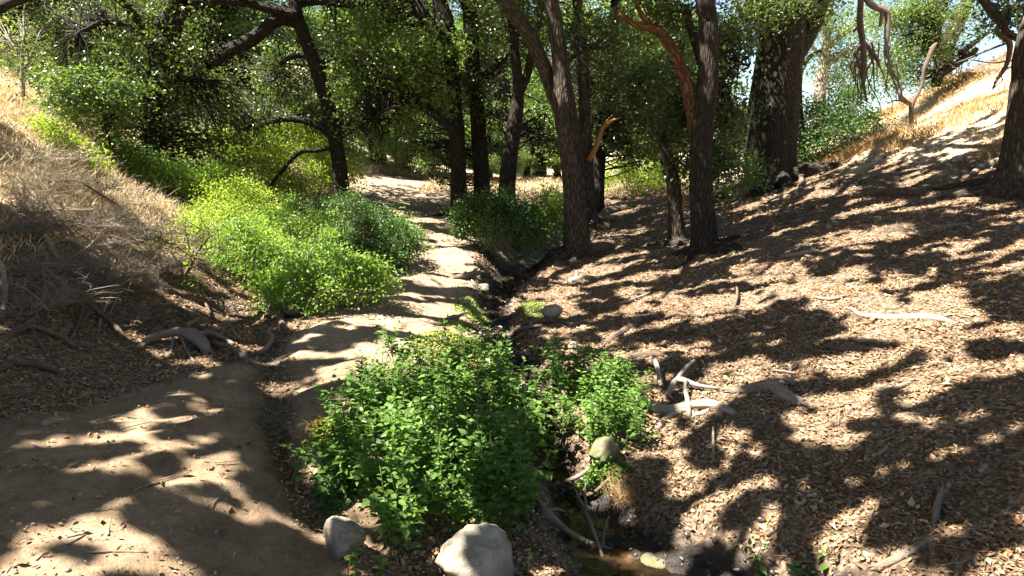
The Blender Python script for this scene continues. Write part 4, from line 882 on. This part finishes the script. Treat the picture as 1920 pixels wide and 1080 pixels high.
for k, (l, pts, subs, m) in enumerate([
  ('smooth curved branch reaching out of the nettles over the lower pool',[(1008,972,10,.12),(1030,1000,13,.12),(1065,1022,12,.1),(1105,1034,10,.06),(1145,1040,6,.04)],[[(1025,990,7,.12),(1045,995,6,.16),(1060,998,4,.16)]],DEAD),
  ('slim forked branch standing over the lower pool',[(1130,1058,6,.05),(1112,1020,7,.1),(1095,990,7,.15),(1078,965,4,.2)],[[(1100,1000,5,.15),(1096,975,4,.22),(1097,962,2.5,.25)]],DEAD),
  ('branch lying beside the mossy boulder across the stream',[(1060,912,7,.04),(1090,905,9,.06),(1120,880,9,.06),(1128,862,6,.06)],[],DEAD),
  ('broken branch over the pool under the dry grass tuft',[(1068,915,6,.04),(1085,938,10,.06),(1110,940,7,.06),(1145,918,6,.1)],[],DEADD),
  ('short pale stub at the edge of the lower pool',[(1130,1030,8,.02),(1133,1010,8,.06),(1140,995,5,.1)],[],DEAD),
  ('root laid across the creek bed below the small rocks',[(930,630,7),(955,634,9,.02),(980,622,8,.03),(1010,618,7,.04)],[],DEADD),
  ('second dark root lower in the creek bed',[(945,650,7),(965,642,8,.03),(985,632,7,.04)],[],DEADD),
  ('dark root stepping down beside the overhanging turf',[(985,610,9),(1010,606,11,.02),(1040,604,7)],[],DEADD),
  ('broken branch lying at the trail edge above the creek',[(855,523,8,.02),(885,520,10,.04),(915,516,6,.04)],[[(885,518,5,.04),(895,512,5,.08)]],DEAD),
  ('thin branch half buried at the trail edge beside the pale herbs',[(825,605,6),(850,598,8,.02),(880,588,5,.02)],[],DEAD),
  ('bark covered stick at the top of the left nettles',[(790,602,4),(810,608,6),(855,610,5)],[],DEADD)]):
    stick('creek_branch', l, 'branch', pts, subs, m, 8, seed=100 + k, group=G4)
for k, (u, v, m, s, lab) in enumerate([(95,345,0,1,'sunlit brush near the top of the open left slope'),(180,410,1,.8,'brush crossed by the thin long stick'),(60,395,2,1,'brush behind the slanting grey stick'),(300,500,1,.7,'grey brush just left of the sapling foot'),
  (235,540,0,.8,'brush around the russet tuft'),(110,560,1,.8,'brush in the shade below the dark crooked stick'),(360,445,2,.9,'grey brush behind the sapling crown'),(270,350,1,1,'pale brush at the rim of the green hollow'),(60,300,1,1.1,'straw brush high on the slope left of the lemon bush'),(400,500,1,.5,'low twigs right of the sapling')]):
    p = hit(u, v); o = put('dry_brush', (bs_ if v < 400 else bm_)[m], loc=p); o.rotation_euler = (0, 0, 1 + k * 1.7); o.scale = (s, s, s); tag(o, lab, 'brush', 'dry brush heaps on the slopes')
for k, (u, v, L, a, w, lab) in enumerate([(1480,700,60,.2,7,'slim stick above the thick bent log'),(1560,770,50,-.5,5,'slim stick left of the bright fleck'),(1620,640,60,.1,6,'thin stick under the long bleached branch'),(1420,640,70,-.15,7,'straight stick in the shade above the bent log'),(1700,520,60,-.3,6,'thin stick on the bright sunny strip'),
  (1500,480,70,-.2,8,'dark stick in the upper shade of the right slope'),(1780,430,80,-.3,8,'long stick in the upper shade near the right edge trunk'),(1250,520,50,.1,6,'stick on the litter past the broken trunk'),(1190,560,60,-.4,7,'stick lying uphill of the overhanging turf'),(1340,930,50,-.6,5,'twig on the bare bank above the lower pool'),
  (1600,930,60,.3,6,'slim stick left of the short pale stub'),(1860,770,60,-.2,6,'stick in the shade at the right edge'),(1810,1010,60,.2,7,'stick right of the curved bare branch'),(1400,900,40,.5,4,'small twig on the litter right of the pool'),(1650,850,50,-.9,5,'steeply angled stick in the lower right shade'),
  (1560,560,60,-.1,6,'stick crossing the lower edge of the sunny strip'),(1870,560,50,-.5,6,'stick at the right edge below the russet grass'),(1140,760,40,.4,5,'stick under the right nettles'),(1460,1000,50,-.3,5,'twig just above the tall bright sprig')]):
    c_, s_ = math.cos(a), math.sin(a); q_ = [(u + L * t * c_, v + L * t * s_ * .6 + random.uniform(-4, 4), w * (1.1 - abs(t)), 0.01) for t in (-.5, -.15, .2, .5)]
    stick('fallen_branch', lab, 'branch', q_, [[(u, v, w * .6, .01), (u + 10, v - 9, w * .4, .04), (u + 22, v - 13, w * .2, .03)]] if k % 3 == 0 else [], (DEAD, DEADD, DEADW)[k % 3], 7, seed=300 + k, group=G1)
# thin dead stem standing on the right slope and dead limbs hanging into the sky gap
def freestand(name, label, cat, Y, lines, mat, base_px=None, seed=0):
    mb0 = None; root = None
    for k, pts in enumerate(lines):
        P, R = trace(pts, Y); mb = MB(); tube(mb, P, R, 9, .08, .2, seed + k, .05)
        if root is None: b = P[0].copy(); root = put(name, mb.mesh(name, mat, b), loc=b); tag(root, label, cat)
        else: put('branch', mb.mesh('branch', mat, b), root)
    return root
freestand('dead_sapling','bare bent dead stem standing alone on the golden right slope','dead tree',hit(1708,246)[1],[[(1708,250,10),(1709,225,9),(1710,196,9),(1722,175,6),(1730,155,6),(1733,130,7),(1742,108,9),(1750,88,8),(1757,80,3)],[(1709,196,7),(1697,190,9),(1688,180,8),(1689,168,6),(1700,164,2)],[(1700,192,3),(1680,188,3),(1665,194,2)],[(1730,150,3),(1742,130,2.5),(1752,128,1.5)]],DEADD,seed=5)
def hang(u0, v0, n, Y, seed, sp=30, L=70):
    rng = random.Random(seed); out = []
    for k in range(n):
        u = u0 + rng.uniform(-sp, sp) * .3; v = v0 + rng.uniform(-10, 30); pts = [(u, v, 3.5)]
        for q in range(4): u += rng.uniform(-14, 14); v += L / 4 * rng.uniform(.7, 1.3); pts.append((u, v, 2.8 - q * .5))
        out.append(pts)
    return out
freestand('hanging_dead_branch','dead branch with dense drooping twigs hanging from above, left of the crest oak','dead branch',15,[[(1612,-60,12),(1614,0,11),(1612,40,12),(1618,80,11),(1620,120,10),(1618,150,7),(1625,190,3)]]+hang(1618,90,12,15,1,60,90)+[[(1620,80,7),(1640,105,7),(1650,125,4)],[(1614,45,6),(1600,60,5)]],DEADD,seed=6)
freestand('hanging_dead_branch','second dead branch bending down sharply from above, right of the dense drooping one','dead branch',15,[[(1615,-30,12),(1630,5,12),(1655,18,13),(1665,30,11),(1663,70,10),(1662,100,6),(1668,116,3)],[(1655,18,8),(1650,50,6)]]+hang(1665,90,8,15,2,60,80),DEAD,seed=7)
freestand('hanging_dead_branch','grey snaking dead branch hanging at the upper right corner','dead branch',12,[[(1830,-60,12),(1845,-5,14),(1860,25,15),(1878,42,12),(1868,58,11),(1890,75,11),(1893,95,9),(1886,125,8),(1870,148,7),(1861,166,3)],[(1878,36,8),(1900,18,8),(1925,16,8)],[(1890,80,4),(1850,95,4),(1810,112,3),(1780,122,2)],[(1886,115,3),(1860,118,2.5),(1820,112,2)],[(1885,130,3),(1905,120,2),(1915,100,1.5)]]+hang(1890,120,4,12,3,60,40),DEADD,seed=8)
freestand('hanging_dead_branch','dark overhanging limb crossing the top left corner','dead branch',8,[[(-60,40,26),(0,15,20),(30,3,14),(70,-8,10)]],BARKD,seed=9)

# ------------------------------------------------------------------ boulders and stones
def ico(sub):
    import bmesh
    bm = bmesh.new(); bmesh.ops.create_icosphere(bm, subdivisions=sub, radius=1); V = np.array([v.co[:] for v in bm.verts]); T = np.array([[v.index for v in f.verts] for f in bm.faces]); bm.free(); return V, T
_ico = {4: ico(4), 2: ico(1), 5: ico(5)}
def rock_verts(seed, sub, sc, ncut=12, soft_=.16):
    V, T = _ico[sub]; V = V.copy(); rng = np.random.default_rng(seed)
    for k in range(ncut):   # flat facets worn round at their edges
        d = unit(rng.normal(size=3)); lim = .5 + .32 * rng.random(); e = V @ d - lim; m = e > 0; V[m] -= np.outer(e[m] * .72, d)
    V = V * (1 + soft_ * 2 * (fbm(V[:, 0] * 2 + seed, V[:, 1] * 2 + V[:, 2] * 1.7 + seed, seed, 4) - .5))[:, None]
    V += unit(V) * ((fbm(V[:, 0] * 9 + 40, V[:, 1] * 9 + V[:, 2] * 7 + 40, 3, 3) - .5) * .035)[:, None]
    return V * np.asarray(sc), T
ROCK = rock_mat('pale_granite'); ROCKM = rock_mat('mossy_granite', True)
def rock(label, u, v, w, h, seed, mat=ROCK, name='boulder', sink=.3, ry=.8, rz=0, sub=5, cat='boulder', group=None):
    p = hit(u, v); sc = w / 2 / F * depth_of(p[1], p[2]); hh = h / 2 / F * depth_of(p[1], p[2])
    V, T = rock_verts(seed, sub, (sc, sc * ry, hh * 1.1)); mb = MB(); mb.add(V, T=T)
    o = put(name, mb.mesh(name, mat), loc=(p[0], p[1] + sc * .2, p[2] + hh * (1 - sink))); o.rotation_euler = (0, 0, rz); return tag(o, label, cat, group)
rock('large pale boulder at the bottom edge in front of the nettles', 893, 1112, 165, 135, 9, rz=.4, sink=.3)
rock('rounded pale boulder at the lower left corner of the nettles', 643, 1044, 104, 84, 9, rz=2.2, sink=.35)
rock('moss stained boulder on the creek bank under the right nettles', 1132, 880, 70, 62, 7, ROCKM, rz=.6, sink=.1)
G5 = 'small stones lying on the left trail'
rock('small white stone with a chip beside it, mid left trail', 86, 876, 18, 13, 11, sub=4, name='stone', cat='stone', group=G5, sink=.4)
rock('tan half buried stone above the white one on the left trail', 88, 797, 24, 12, 12, sub=4, name='stone', cat='stone', group=G5, sink=.5)
rock('dark pebble in shadow at the head of the left trail', 203, 830, 7, 6, 13, sub=4, name='stone', cat='stone', group=G5)
rock('tiny pale pebble near the right side of the left trail', 424, 922, 8, 7, 14, sub=4, name='stone', cat='stone', group=G5)
G6 = 'rocks edging the creek bed'
for k, (u, v, w, h, l, m) in enumerate([(1035,598,44,34,'pale rock beside the overhanging turf at the creek',ROCK),(1160,690,30,26,'whitish rock at the head of the right nettles',ROCK),(1075,655,22,18,'small brown rock above the right nettles',ROCK),
   (905,545,34,16,'flat rock at the trail edge above the creek',ROCK),(870,570,26,14,'low rock beside the pale herbs',ROCK),(985,745,24,24,'brown rock standing in the stream between the nettles',ROCKM),(1005,700,22,14,'wet flat rock in the upper stream',ROCKM),
   (1045,770,26,18,'dark rock splitting the stream at the right nettles',ROCKM),(1050,905,30,16,'flat tan rock in the stream beside the mossy boulder',ROCK),(1230,1062,70,18,'flat wet stone at the edge of the lower pool',ROCKM),(585,655,30,14,'low pale stone at the head of the side gully',ROCK)]):
    rock(l, u, v, w, h, 20 + k, m, name='rock', cat='rock', group=G6, sub=4, sink=.45)
# ------------------------------------------------------------------ nettles
def nettle_leaf(L=1.):
    n = 7; V = [(0, 0, 0)]; 
    prof = [(.1, .17), (.25, .27), (.42, .27), (.6, .2), (.78, .11)]
    for t, w in prof:
        dz = -.22 * t * t; V += [(t, w, dz + .05 * w * 4 * .4), (t, 0, dz), (t, -w, dz + .05 * w * 4 * .4)]
    V.append((1, 0, -.25)); T = [(0, 2, 1), (0, 3, 2)]
    for k in range(len(prof) - 1):
        a = 1 + k * 3; b = a + 3
        T += [(a, a+1, b+1), (a, b+1, b), (a+1, a+2, b+2), (a+1, b+2, b+1)]
    a = 1 + (len(prof) - 1) * 3; e = len(V) - 1; T += [(a, a+1, e), (a+1, a+2, e)]
    return np.array(V, float) * L, np.array(T)
LV, LT = nettle_leaf()
def leaf_frame(az, el, roll=0):
    f = np.array([math.cos(az) * math.cos(el), math.sin(az) * math.cos(el), math.sin(el)])
    s = np.array([-math.sin(az), math.cos(az), 0]); u = np.cross(f, s); s2 = s * math.cos(roll) + u * math.sin(roll)
    return np.stack([f, s2, np.cross(f, s2)])
def nettle_parts(seed, H, leafL, separate=False, dens=.055):
    rng = np.random.default_rng(seed); st = MB(); lv = MB(); sep = []
    lean = rng.normal(size=2) * .14; P = [(0, 0, -.04), (lean[0] * .2, lean[1] * .2, H * .35), (lean[0] * .6, lean[1] * .6, H * .7), (lean[0], lean[1], H)]
    stems = [(np.array(P), .004)]
    for k in range(3 if not separate else 1):
        z0 = H * (.25 + .3 * rng.random()); a = rng.random() * 6.28; s = np.array([lean[0] * z0 / H, lean[1] * z0 / H, z0]); L = H * (.3 + .25 * rng.random())
        stems.append((np.array([s, s + [math.cos(a) * L * .35, math.sin(a) * L * .35, L * .45], s + [math.cos(a) * L * .55, math.sin(a) * L * .55, L]]), .0028))
    for si, (P, r) in enumerate(stems):
        tube(st, P, np.linspace(r, r * .5, len(P)), 5, .1, 0); C_ = cat_rom(P, .02); s = np.concatenate([[0], np.cumsum(np.linalg.norm(np.diff(C_, axis=0), axis=1))])
        d = .1 if si == 0 and not separate else .04; az = rng.random() * 6.28
        while d < s[-1]:
            p = C_[np.searchsorted(s, d)]; t = d / s[-1]; az += math.pi / 2 + rng.normal() * .3
            for q in (0, math.pi):
                L = leafL * (1.15 - .55 * t ** 2) * (.75 + .5 * rng.random()); R = leaf_frame(az + q, .25 - rng.random() * .55 + t * .5, rng.normal() * .35)
                V = LV * L * [1, .95, 1] @ R + p + R[0] * L * .18
                if separate: sep.append((R, L, p + R[0] * L * .18))
                else: lv.add(V, T=LT, r=np.full(len(V), np.clip(rng.random() * .85 + .25 * (rng.random() < .05), 0, 1)))
            d += dens * (.7 + .6 * rng.random()) * (1.1 - .5 * t)
        R = leaf_frame(az, 1.0)
    return st, lv, sep
def nettle_proto(seed, H, L):
    st, lv, _ = nettle_parts(seed, H, L); root = thing('nettle_plant', 'x', 'plant', (0, 0, -50))
    put('stem', st.mesh('stem', STEM), root); put('leaves', lv.mesh('leaves', NETTLE, smooth=False), root); return root
NP = [nettle_proto(200 + k, .38 + .04 * (k % 5), .062) for k in range(10)]
used = set()
def plant_nettle(x, y, s, label, group, k):
    z = float(ground(x, y)); i = k % len(NP); rz = random.random() * 6.28
    if i not in used:
        used.add(i); o = NP[i]; o.location = (x, y, z); o.rotation_euler = (0, 0, rz); o.scale = (s, s, s); o['label'] = label; o['group'] = group
    else: o = dup(NP[i], (x, y, z), rz, s, label, group)
    o.rotation_euler = (random.gauss(0, .1), random.gauss(0, .1), rz)
GA, GB = 'nettles in the dense stand left of the stream', 'nettles in the smaller stand right of the stream'
def inpoly(u, v, P):
    c = False; j = len(P) - 1
    for i in range(len(P)):
        if (P[i][1] > v) != (P[j][1] > v) and u < (P[j][0] - P[i][0]) * (v - P[i][1]) / (P[j][1] - P[i][1]) + P[i][0]: c = not c
        j = i
    return c
PA = [(608,830),(700,745),(760,700),(850,690),(925,700),(965,740),(985,830),(980,920),(1000,985),(950,1030),(850,1010),(785,1045),(725,1040),(690,950),(605,925)]
PB = [(1015,715),(1070,700),(1150,705),(1190,760),(1200,830),(1140,860),(1080,830),(1040,800)]
k = 0
rr = random.Random(4)
def stand(poly, n, mind, smin, smax, label, group):
    global k
    pts = []; us = [p[0] for p in poly]; vs = [p[1] for p in poly]; tries = 0
    while len(pts) < n and tries < 9000:
        tries += 1
        u, v = rr.uniform(min(us), max(us)), rr.uniform(min(vs), max(vs))
        if not inpoly(u, v, poly): continue
        p = hit0(u, v)
        if any((p[0] - q[0]) ** 2 + (p[1] - q[1]) ** 2 < mind ** 2 for q in pts): continue
        pts.append(p); plant_nettle(p[0], p[1], rr.uniform(smin, smax), label(u, v), group, k); k += 1
def la(u, v):
    if v > 960: return 'green nettle at the front edge of the dense stand, ' + ('behind the large pale boulder' if u > 800 else 'beside the rounded pale boulder')
    if u > 930: return 'green nettle on the stream side of the dense stand, ' + ('level with the mossy boulder' if v > 820 else 'above the mossy boulder')
    if v < 760: return 'green nettle at the back of the dense stand where the trail edge begins' if u < 850 else 'green nettle at the back of the dense stand among dry stalks'
    if u < 690: return 'green nettle on the left fringe of the dense stand by the side gully'
    return ('sunlit' if v < 860 else 'green') + ' nettle in the ' + ('upper' if v < 860 else 'lower') + ' middle of the dense stand, ' + ('trail side half' if u < 810 else 'stream side half')
def lb(u, v): return 'green nettle in the smaller stand right of the stream, ' + ('its upper edge' if v < 735 else ('its stream side' if u < 1110 else 'its side toward the driftwood'))
stand(PA, 230, .055, .55, 1.3, la, GA)
stand(PB, 85, .05, .45, 1.0, lb, GB)
GL_me = {}
def sprig(label, u, v, H, L, seed, mat=NETTLE, name='nettle_sprig'):
    b = hit(u, v); st, _, sep = nettle_parts(seed, H, L, True, .05); root = thing(name, label, 'plant', b)
    put('stem', st.mesh('stem', STEM), root)
    if mat.name not in GL_me:
        GL_me[mat.name] = [make_mesh('leaf', LV * 1, None, LT, {'rnd': np.full(len(LV), q)}, True, mat) for q in (.3, .55, .8)]
    from mathutils import Matrix
    for i, (R, l, p) in enumerate(sep):
        o = put('leaf', GL_me[mat.name][i % 3], root); M = Matrix([[*(R[:, r] * l), p[r]] for r in range(3)] + [[0, 0, 0, 1]]); o.matrix_local = M
    return root
for a in [('leafy nettle sprig in front of the rounded boulder at bottom',650,1082,.16,.06,1),('nettle sprig between the two pale boulders at the bottom edge',712,1085,.16,.06,2),('nettle sprig at the bottom edge left of the two boulders',625,1086,.12,.045,3),
          ('tall bright nettle sprig alone on the litter at the bottom',1428,1078,.2,.066,4),('bright nettle sprig at the bottom edge right of the tall one',1497,1080,.13,.06,5),('small bright sprig farthest right at the bottom edge',1545,1084,.12,.06,6),
          ('small nettle sprig at the pool left of the curved branch',992,1075,.12,.035,7),('nettle sprig standing above the right nettle stand',1035,668,.16,.04,8),('slim nettle sprig right of the whitish rock',1190,712,.2,.04,9),
          ('thin nettle sprig at the left fringe of the dense stand',635,782,.25,.04,10),('nettle sprig leaning over the stream in the middle',1010,800,.18,.045,11),('low nettle sprig beside the mossy boulder',1100,930,.1,.05,12),
          ('nettle sprig hanging over the pool near the branch',1060,960,.1,.05,13),('small sprig at the right fringe by the driftwood',1205,830,.14,.04,14),('green sprig at the left frame edge in the brush',28,470,.16,.06,15)]:
    sprig(*a)
# low creekside herbs and dry tuft
def herbs(label, u, v, wpx, hpx, n, mat, size, hm, seed, name='creek_herbs'):
    rng = np.random.default_rng(seed); b = hit(u, v); r = wpx / 2 / F * depth_of(b[1], b[2]); mb = MB(); p2 = hit(u, v - hpx / 2); ry = abs(p2[1] - b[1]) + .02
    a = rng.random(n) * 6.28; q = np.sqrt(rng.random(n)); x = b[0] + np.cos(a) * q * r; y = b[1] + np.sin(a) * q * ry
    P = np.column_stack([x, y, ground(x, y) + rng.random(n) * hm * (1.1 - q)]); leaves(mb, P, size, .8, rng=rng, aspect=.75)
    o = put(name, mb.mesh(name, mat, b, False), loc=b); tag(o, label, 'plant'); return o
herbs('pale yellow green herbs between trail and creek bed', 885, 588, 70, 60, 1500, HERB, .028, .1, 1)
herbs('pale herbs trailing at the trail edge lower down', 865, 615, 60, 26, 700, HERB, .028, .07, 2)
herbs('olive moss and herbs at the head of the dense nettles', 850, 655, 150, 60, 2600, SHRUBY, .026, .14, 3)
herbs('green turf overhanging the creek on the right bank', 1000, 582, 60, 30, 1300, SHRUB, .024, .1, 4)
herbs('yellowing herbs at the left fringe of the dense nettles', 630, 815, 90, 60, 1500, SHRUBY, .028, .12, 5)
herbs('dark herbs along the left foot of the dense nettles', 640, 890, 90, 110, 2600, SHRUBD, .03, .16, 6)
herbs('green leaves spilling over the mossy boulder', 1125, 895, 110, 50, 700, NETTLE, .035, .2, 7)
def tuft(label, u, v, n, L, R, mat, seed, name='dry_grass_tuft'):
    rng = np.random.default_rng(seed); b = hit(u, v); mb = MB()
    for q in range(n):
        a = rng.random() * 6.28; s = b + [rng.normal() * R * .5, rng.normal() * R * .4, -.02]; d = np.array([math.cos(a) * .6, math.sin(a) * .6, .5 + rng.random() * .5]); l = L * (.5 + rng.random())
        e = s + d * l; e[2] -= l * .25; tube(mb, [s, s + d * l * .6 + rng.normal(size=3) * .02, e], [.0022, .0018, .0008], 3, .2, cap=False)
    o = put(name, mb.mesh(name, mat, b), loc=b); tag(o, label, 'grass tuft'); return o
tuft('golden dry grass tuft hanging over the lower pool', 1180, 935, 260, .22, .2, GRASSO, 1)
tuft('dry stalks leaning at the top of the dense nettles', 880, 730, 90, .4, .16, GRASS, 2)
tuft('russet dead fern scraps left of the dense nettles', 605, 822, 120, .2, .18, ORANGE, 3)
tuft('russet dead tuft beside the stump on the left bank', 245, 545, 120, .25, .22, GRASSO, 4)

# ------------------------------------------------------------------ leaf litter, dry grass, ground twigs (uncountable)
def litter():
    n = 350000; rng = RNG
    y = 2.2 * (24 / 2.2) ** (rng.random(n) ** .95); x = (rng.random(n) * 2 - 1) * (y * .86 + 1.2)
    b = base(x, y); z, pw, dc, dg = detail(x, y, b, True)
    dens = (1 - sst(.05, .95, pw + (fbm(x * 2.5, y * 2.5, 93) - .5) * .9) * .93) * (.03 + .97 * sst(.9, 1.7, dc)) 
    dens *= np.where(x > 0, 1 - .9 * sst(2.5, 3.1, b), 1 - .85 * sst(1.5, 2.0, b)) * np.clip(-.35 + 2.4 * fbm(x * 1.3, y * 2.0, 91), .08, 1)
    dens = np.where((x < -1) & (y < 5.6), dens * .6, dens)
    m = rng.random(n) < dens; x, y, z = x[m], y[m], z[m]; s = (.02 + .0015 * y) * np.exp(rng.normal(size=len(x)) * .38); hue = np.clip(rng.random(len(x)) * .8 + (fbm(x * 1.1, y * 1.6, 95, 3) - .35) * .9, 0, 1)
    mb = MB(); P = np.column_stack([x, y, z + .006 + rng.random(len(x)) * .014]); leaves(mb, P, s, 1.3, rng=rng, fold=.55, aspect=.5, rnd=hue)
    put('leaf_litter', mb.mesh('leaf_litter', DRYLEAF, smooth=False), kind='stuff')
litter()
def blades(name, mat, x, y, z, H, rng, wide=.006):
    n = len(x); d = unit(np.column_stack([rng.normal(size=n), rng.normal(size=n), np.full(n, 1.6)])); s = unit(np.cross(d, rng.normal(size=(n, 3)))); h = (H * (.5 + rng.random(n)))[:, None]
    p = np.column_stack([x, y, z - .02]); w = wide
    bend = rng.normal(size=(n, 3)) * [1, 1, .2] * h * .25
    V = np.stack([p, p + d * h * .45 + s * w, p + d * h * .5 - s * w, p + d * h + bend], 1); o = np.arange(n)[:, None] * 4
    mb = MB(); mb.add(V.reshape(-1, 3), T=np.stack([o + [[0, 1, 2]], o + [[1, 3, 2]]], 1).reshape(-1, 3), r=np.repeat(rng.random(n), 4)); put(name, mb.mesh(name, mat, smooth=False), kind='stuff')
def creek_debris():
    rng = np.random.default_rng(77); PP = cat_rom(np.column_stack([_cp, _cw]), .03); PP = PP[(PP[:, 1] > 2.6) & (PP[:, 1] < 13)]
    k = rng.integers(len(PP), size=9000); off = rng.normal(size=9000) * PP[k, 2] * .95; T = unit(np.gradient(PP[:, :2], axis=0))[k]
    x = PP[k, 0] - T[:, 1] * off + rng.normal(size=9000) * .02; y = PP[k, 1] + T[:, 0] * off; m = rng.random(9000) < .25 + .75 * (y > 4.9); x, y = x[m], y[m]
    mb = MB(); leaves(mb, np.column_stack([x, y, ground(x, y) + .01 + rng.random(len(x)) * .02]), .04 * np.exp(rng.normal(size=len(x)) * .3), 1.2, rng=rng, fold=.5, aspect=.5); put('wet_leaves', mb.mesh('wet_leaves', WETLEAF, smooth=False), kind='stuff')
    mb = MB(); V0, T0 = rock_verts(4, 2, (1, 1, .6), 5)
    for q in range(900):
        j = rng.integers(len(PP)); o = rng.normal() * PP[j, 2] * 1.1; x, y = PP[j, 0] + o, PP[j, 1] + rng.normal() * .05; s = .008 + .035 * rng.random() ** 4
        mb.add(V0 * s * (1 + .3 * rng.random(3)) + [x, y, float(ground(x, y)) + s * .15], T=T0)
    put('creek_gravel', mb.mesh('creek_gravel', WETROCK), kind='stuff')
creek_debris()
def grass():
    rng = RNG; n = 150000
    x = -3.5 - rng.random(n) * 13; y = 6.5 + rng.random(n) * 15; b = base(x, y); z, pw, dc, dg = detail(x, y, b, True)
    m = (rng.random(n) < sst(1.3, 1.8, b) * (.4 + fbm(x, y, 61))) & (pw < .2); blades('dry_grass', GRASS, x[m], y[m], z[m], .16, rng)
    x = 5 + rng.random(n) * 15; y = 8 + rng.random(n) * 16; b = base(x, y); z, pw, dc, dg = detail(x, y, b, True)
    cl = fbm(x * .9, y * .9, 62); m = rng.random(n) < sst(2.25, 2.8, b + (cl - .5) * 1.2) * np.clip(cl * 2.2 - .55, .12, 1); h = np.clip(cl[m] * .5 - .08, .08, .3); blades('dry_grass', GRASSO, x[m], y[m], z[m], h, rng, .007)
    n = 26000; x = -8 + rng.random(n) * 14; y = 20.5 + rng.random(n) * 8; z = ground(x, y); m = (np.abs(x + 3.8) > 1.0) | (y > 25); blades('dry_grass', GRASS, x[m], y[m], z[m], .22, rng, .009)
grass()
def scraps():
    rng = np.random.default_rng(8); mb = MB()
    for q in range(2400):
        y = 2.4 * (15 / 2.4) ** rng.random(); x = (rng.random() * 2 - 1) * (y * .8 + .5); b = float(base(x, y)); 
        z, pw, dc, dg = detail(np.array(x), np.array(y), b, True)
        if pw > .3 and rng.random() < .72: continue
        if dc < 1: continue
        a = rng.random() * 3.14; L = .05 + .16 * rng.random() ** 2; c = np.array([math.cos(a), math.sin(a)]) * L; r = .0018 + L * .014
        e = []; 
        for t in (-.5, 0, .5):
            px_, py_ = x + c[0] * t + rng.normal() * .012, y + c[1] * t + rng.normal() * .012; e.append([px_, py_, float(z) + (float(base(px_, py_)) - b) + r + .012])
        tube(mb, e, [r, r * .9, r * .5], 4, .1, cap=False)
    put('twig_litter', mb.mesh('twig_litter', TWIG), kind='stuff')
    mb = MB(); V0, T0 = rock_verts(3, 2, (1, 1, .7), 5)
    for q in range(2600):
        y = 2.4 * (12 / 2.4) ** rng.random(); x = (rng.random() * 2 - 1) * (y * .8 + .5); s = .003 + .014 * rng.random() ** 5
        mb.add(V0 * s + [x, y, float(ground(x, y)) + s * .2], T=T0)
    put('gravel', mb.mesh('gravel', ROCK), kind='stuff')
scraps()
print('TRIS', sum(len(m.loops) - 2 * len(m.polygons) for m in bpy.data.meshes), 'OBJ', len(bpy.data.objects))
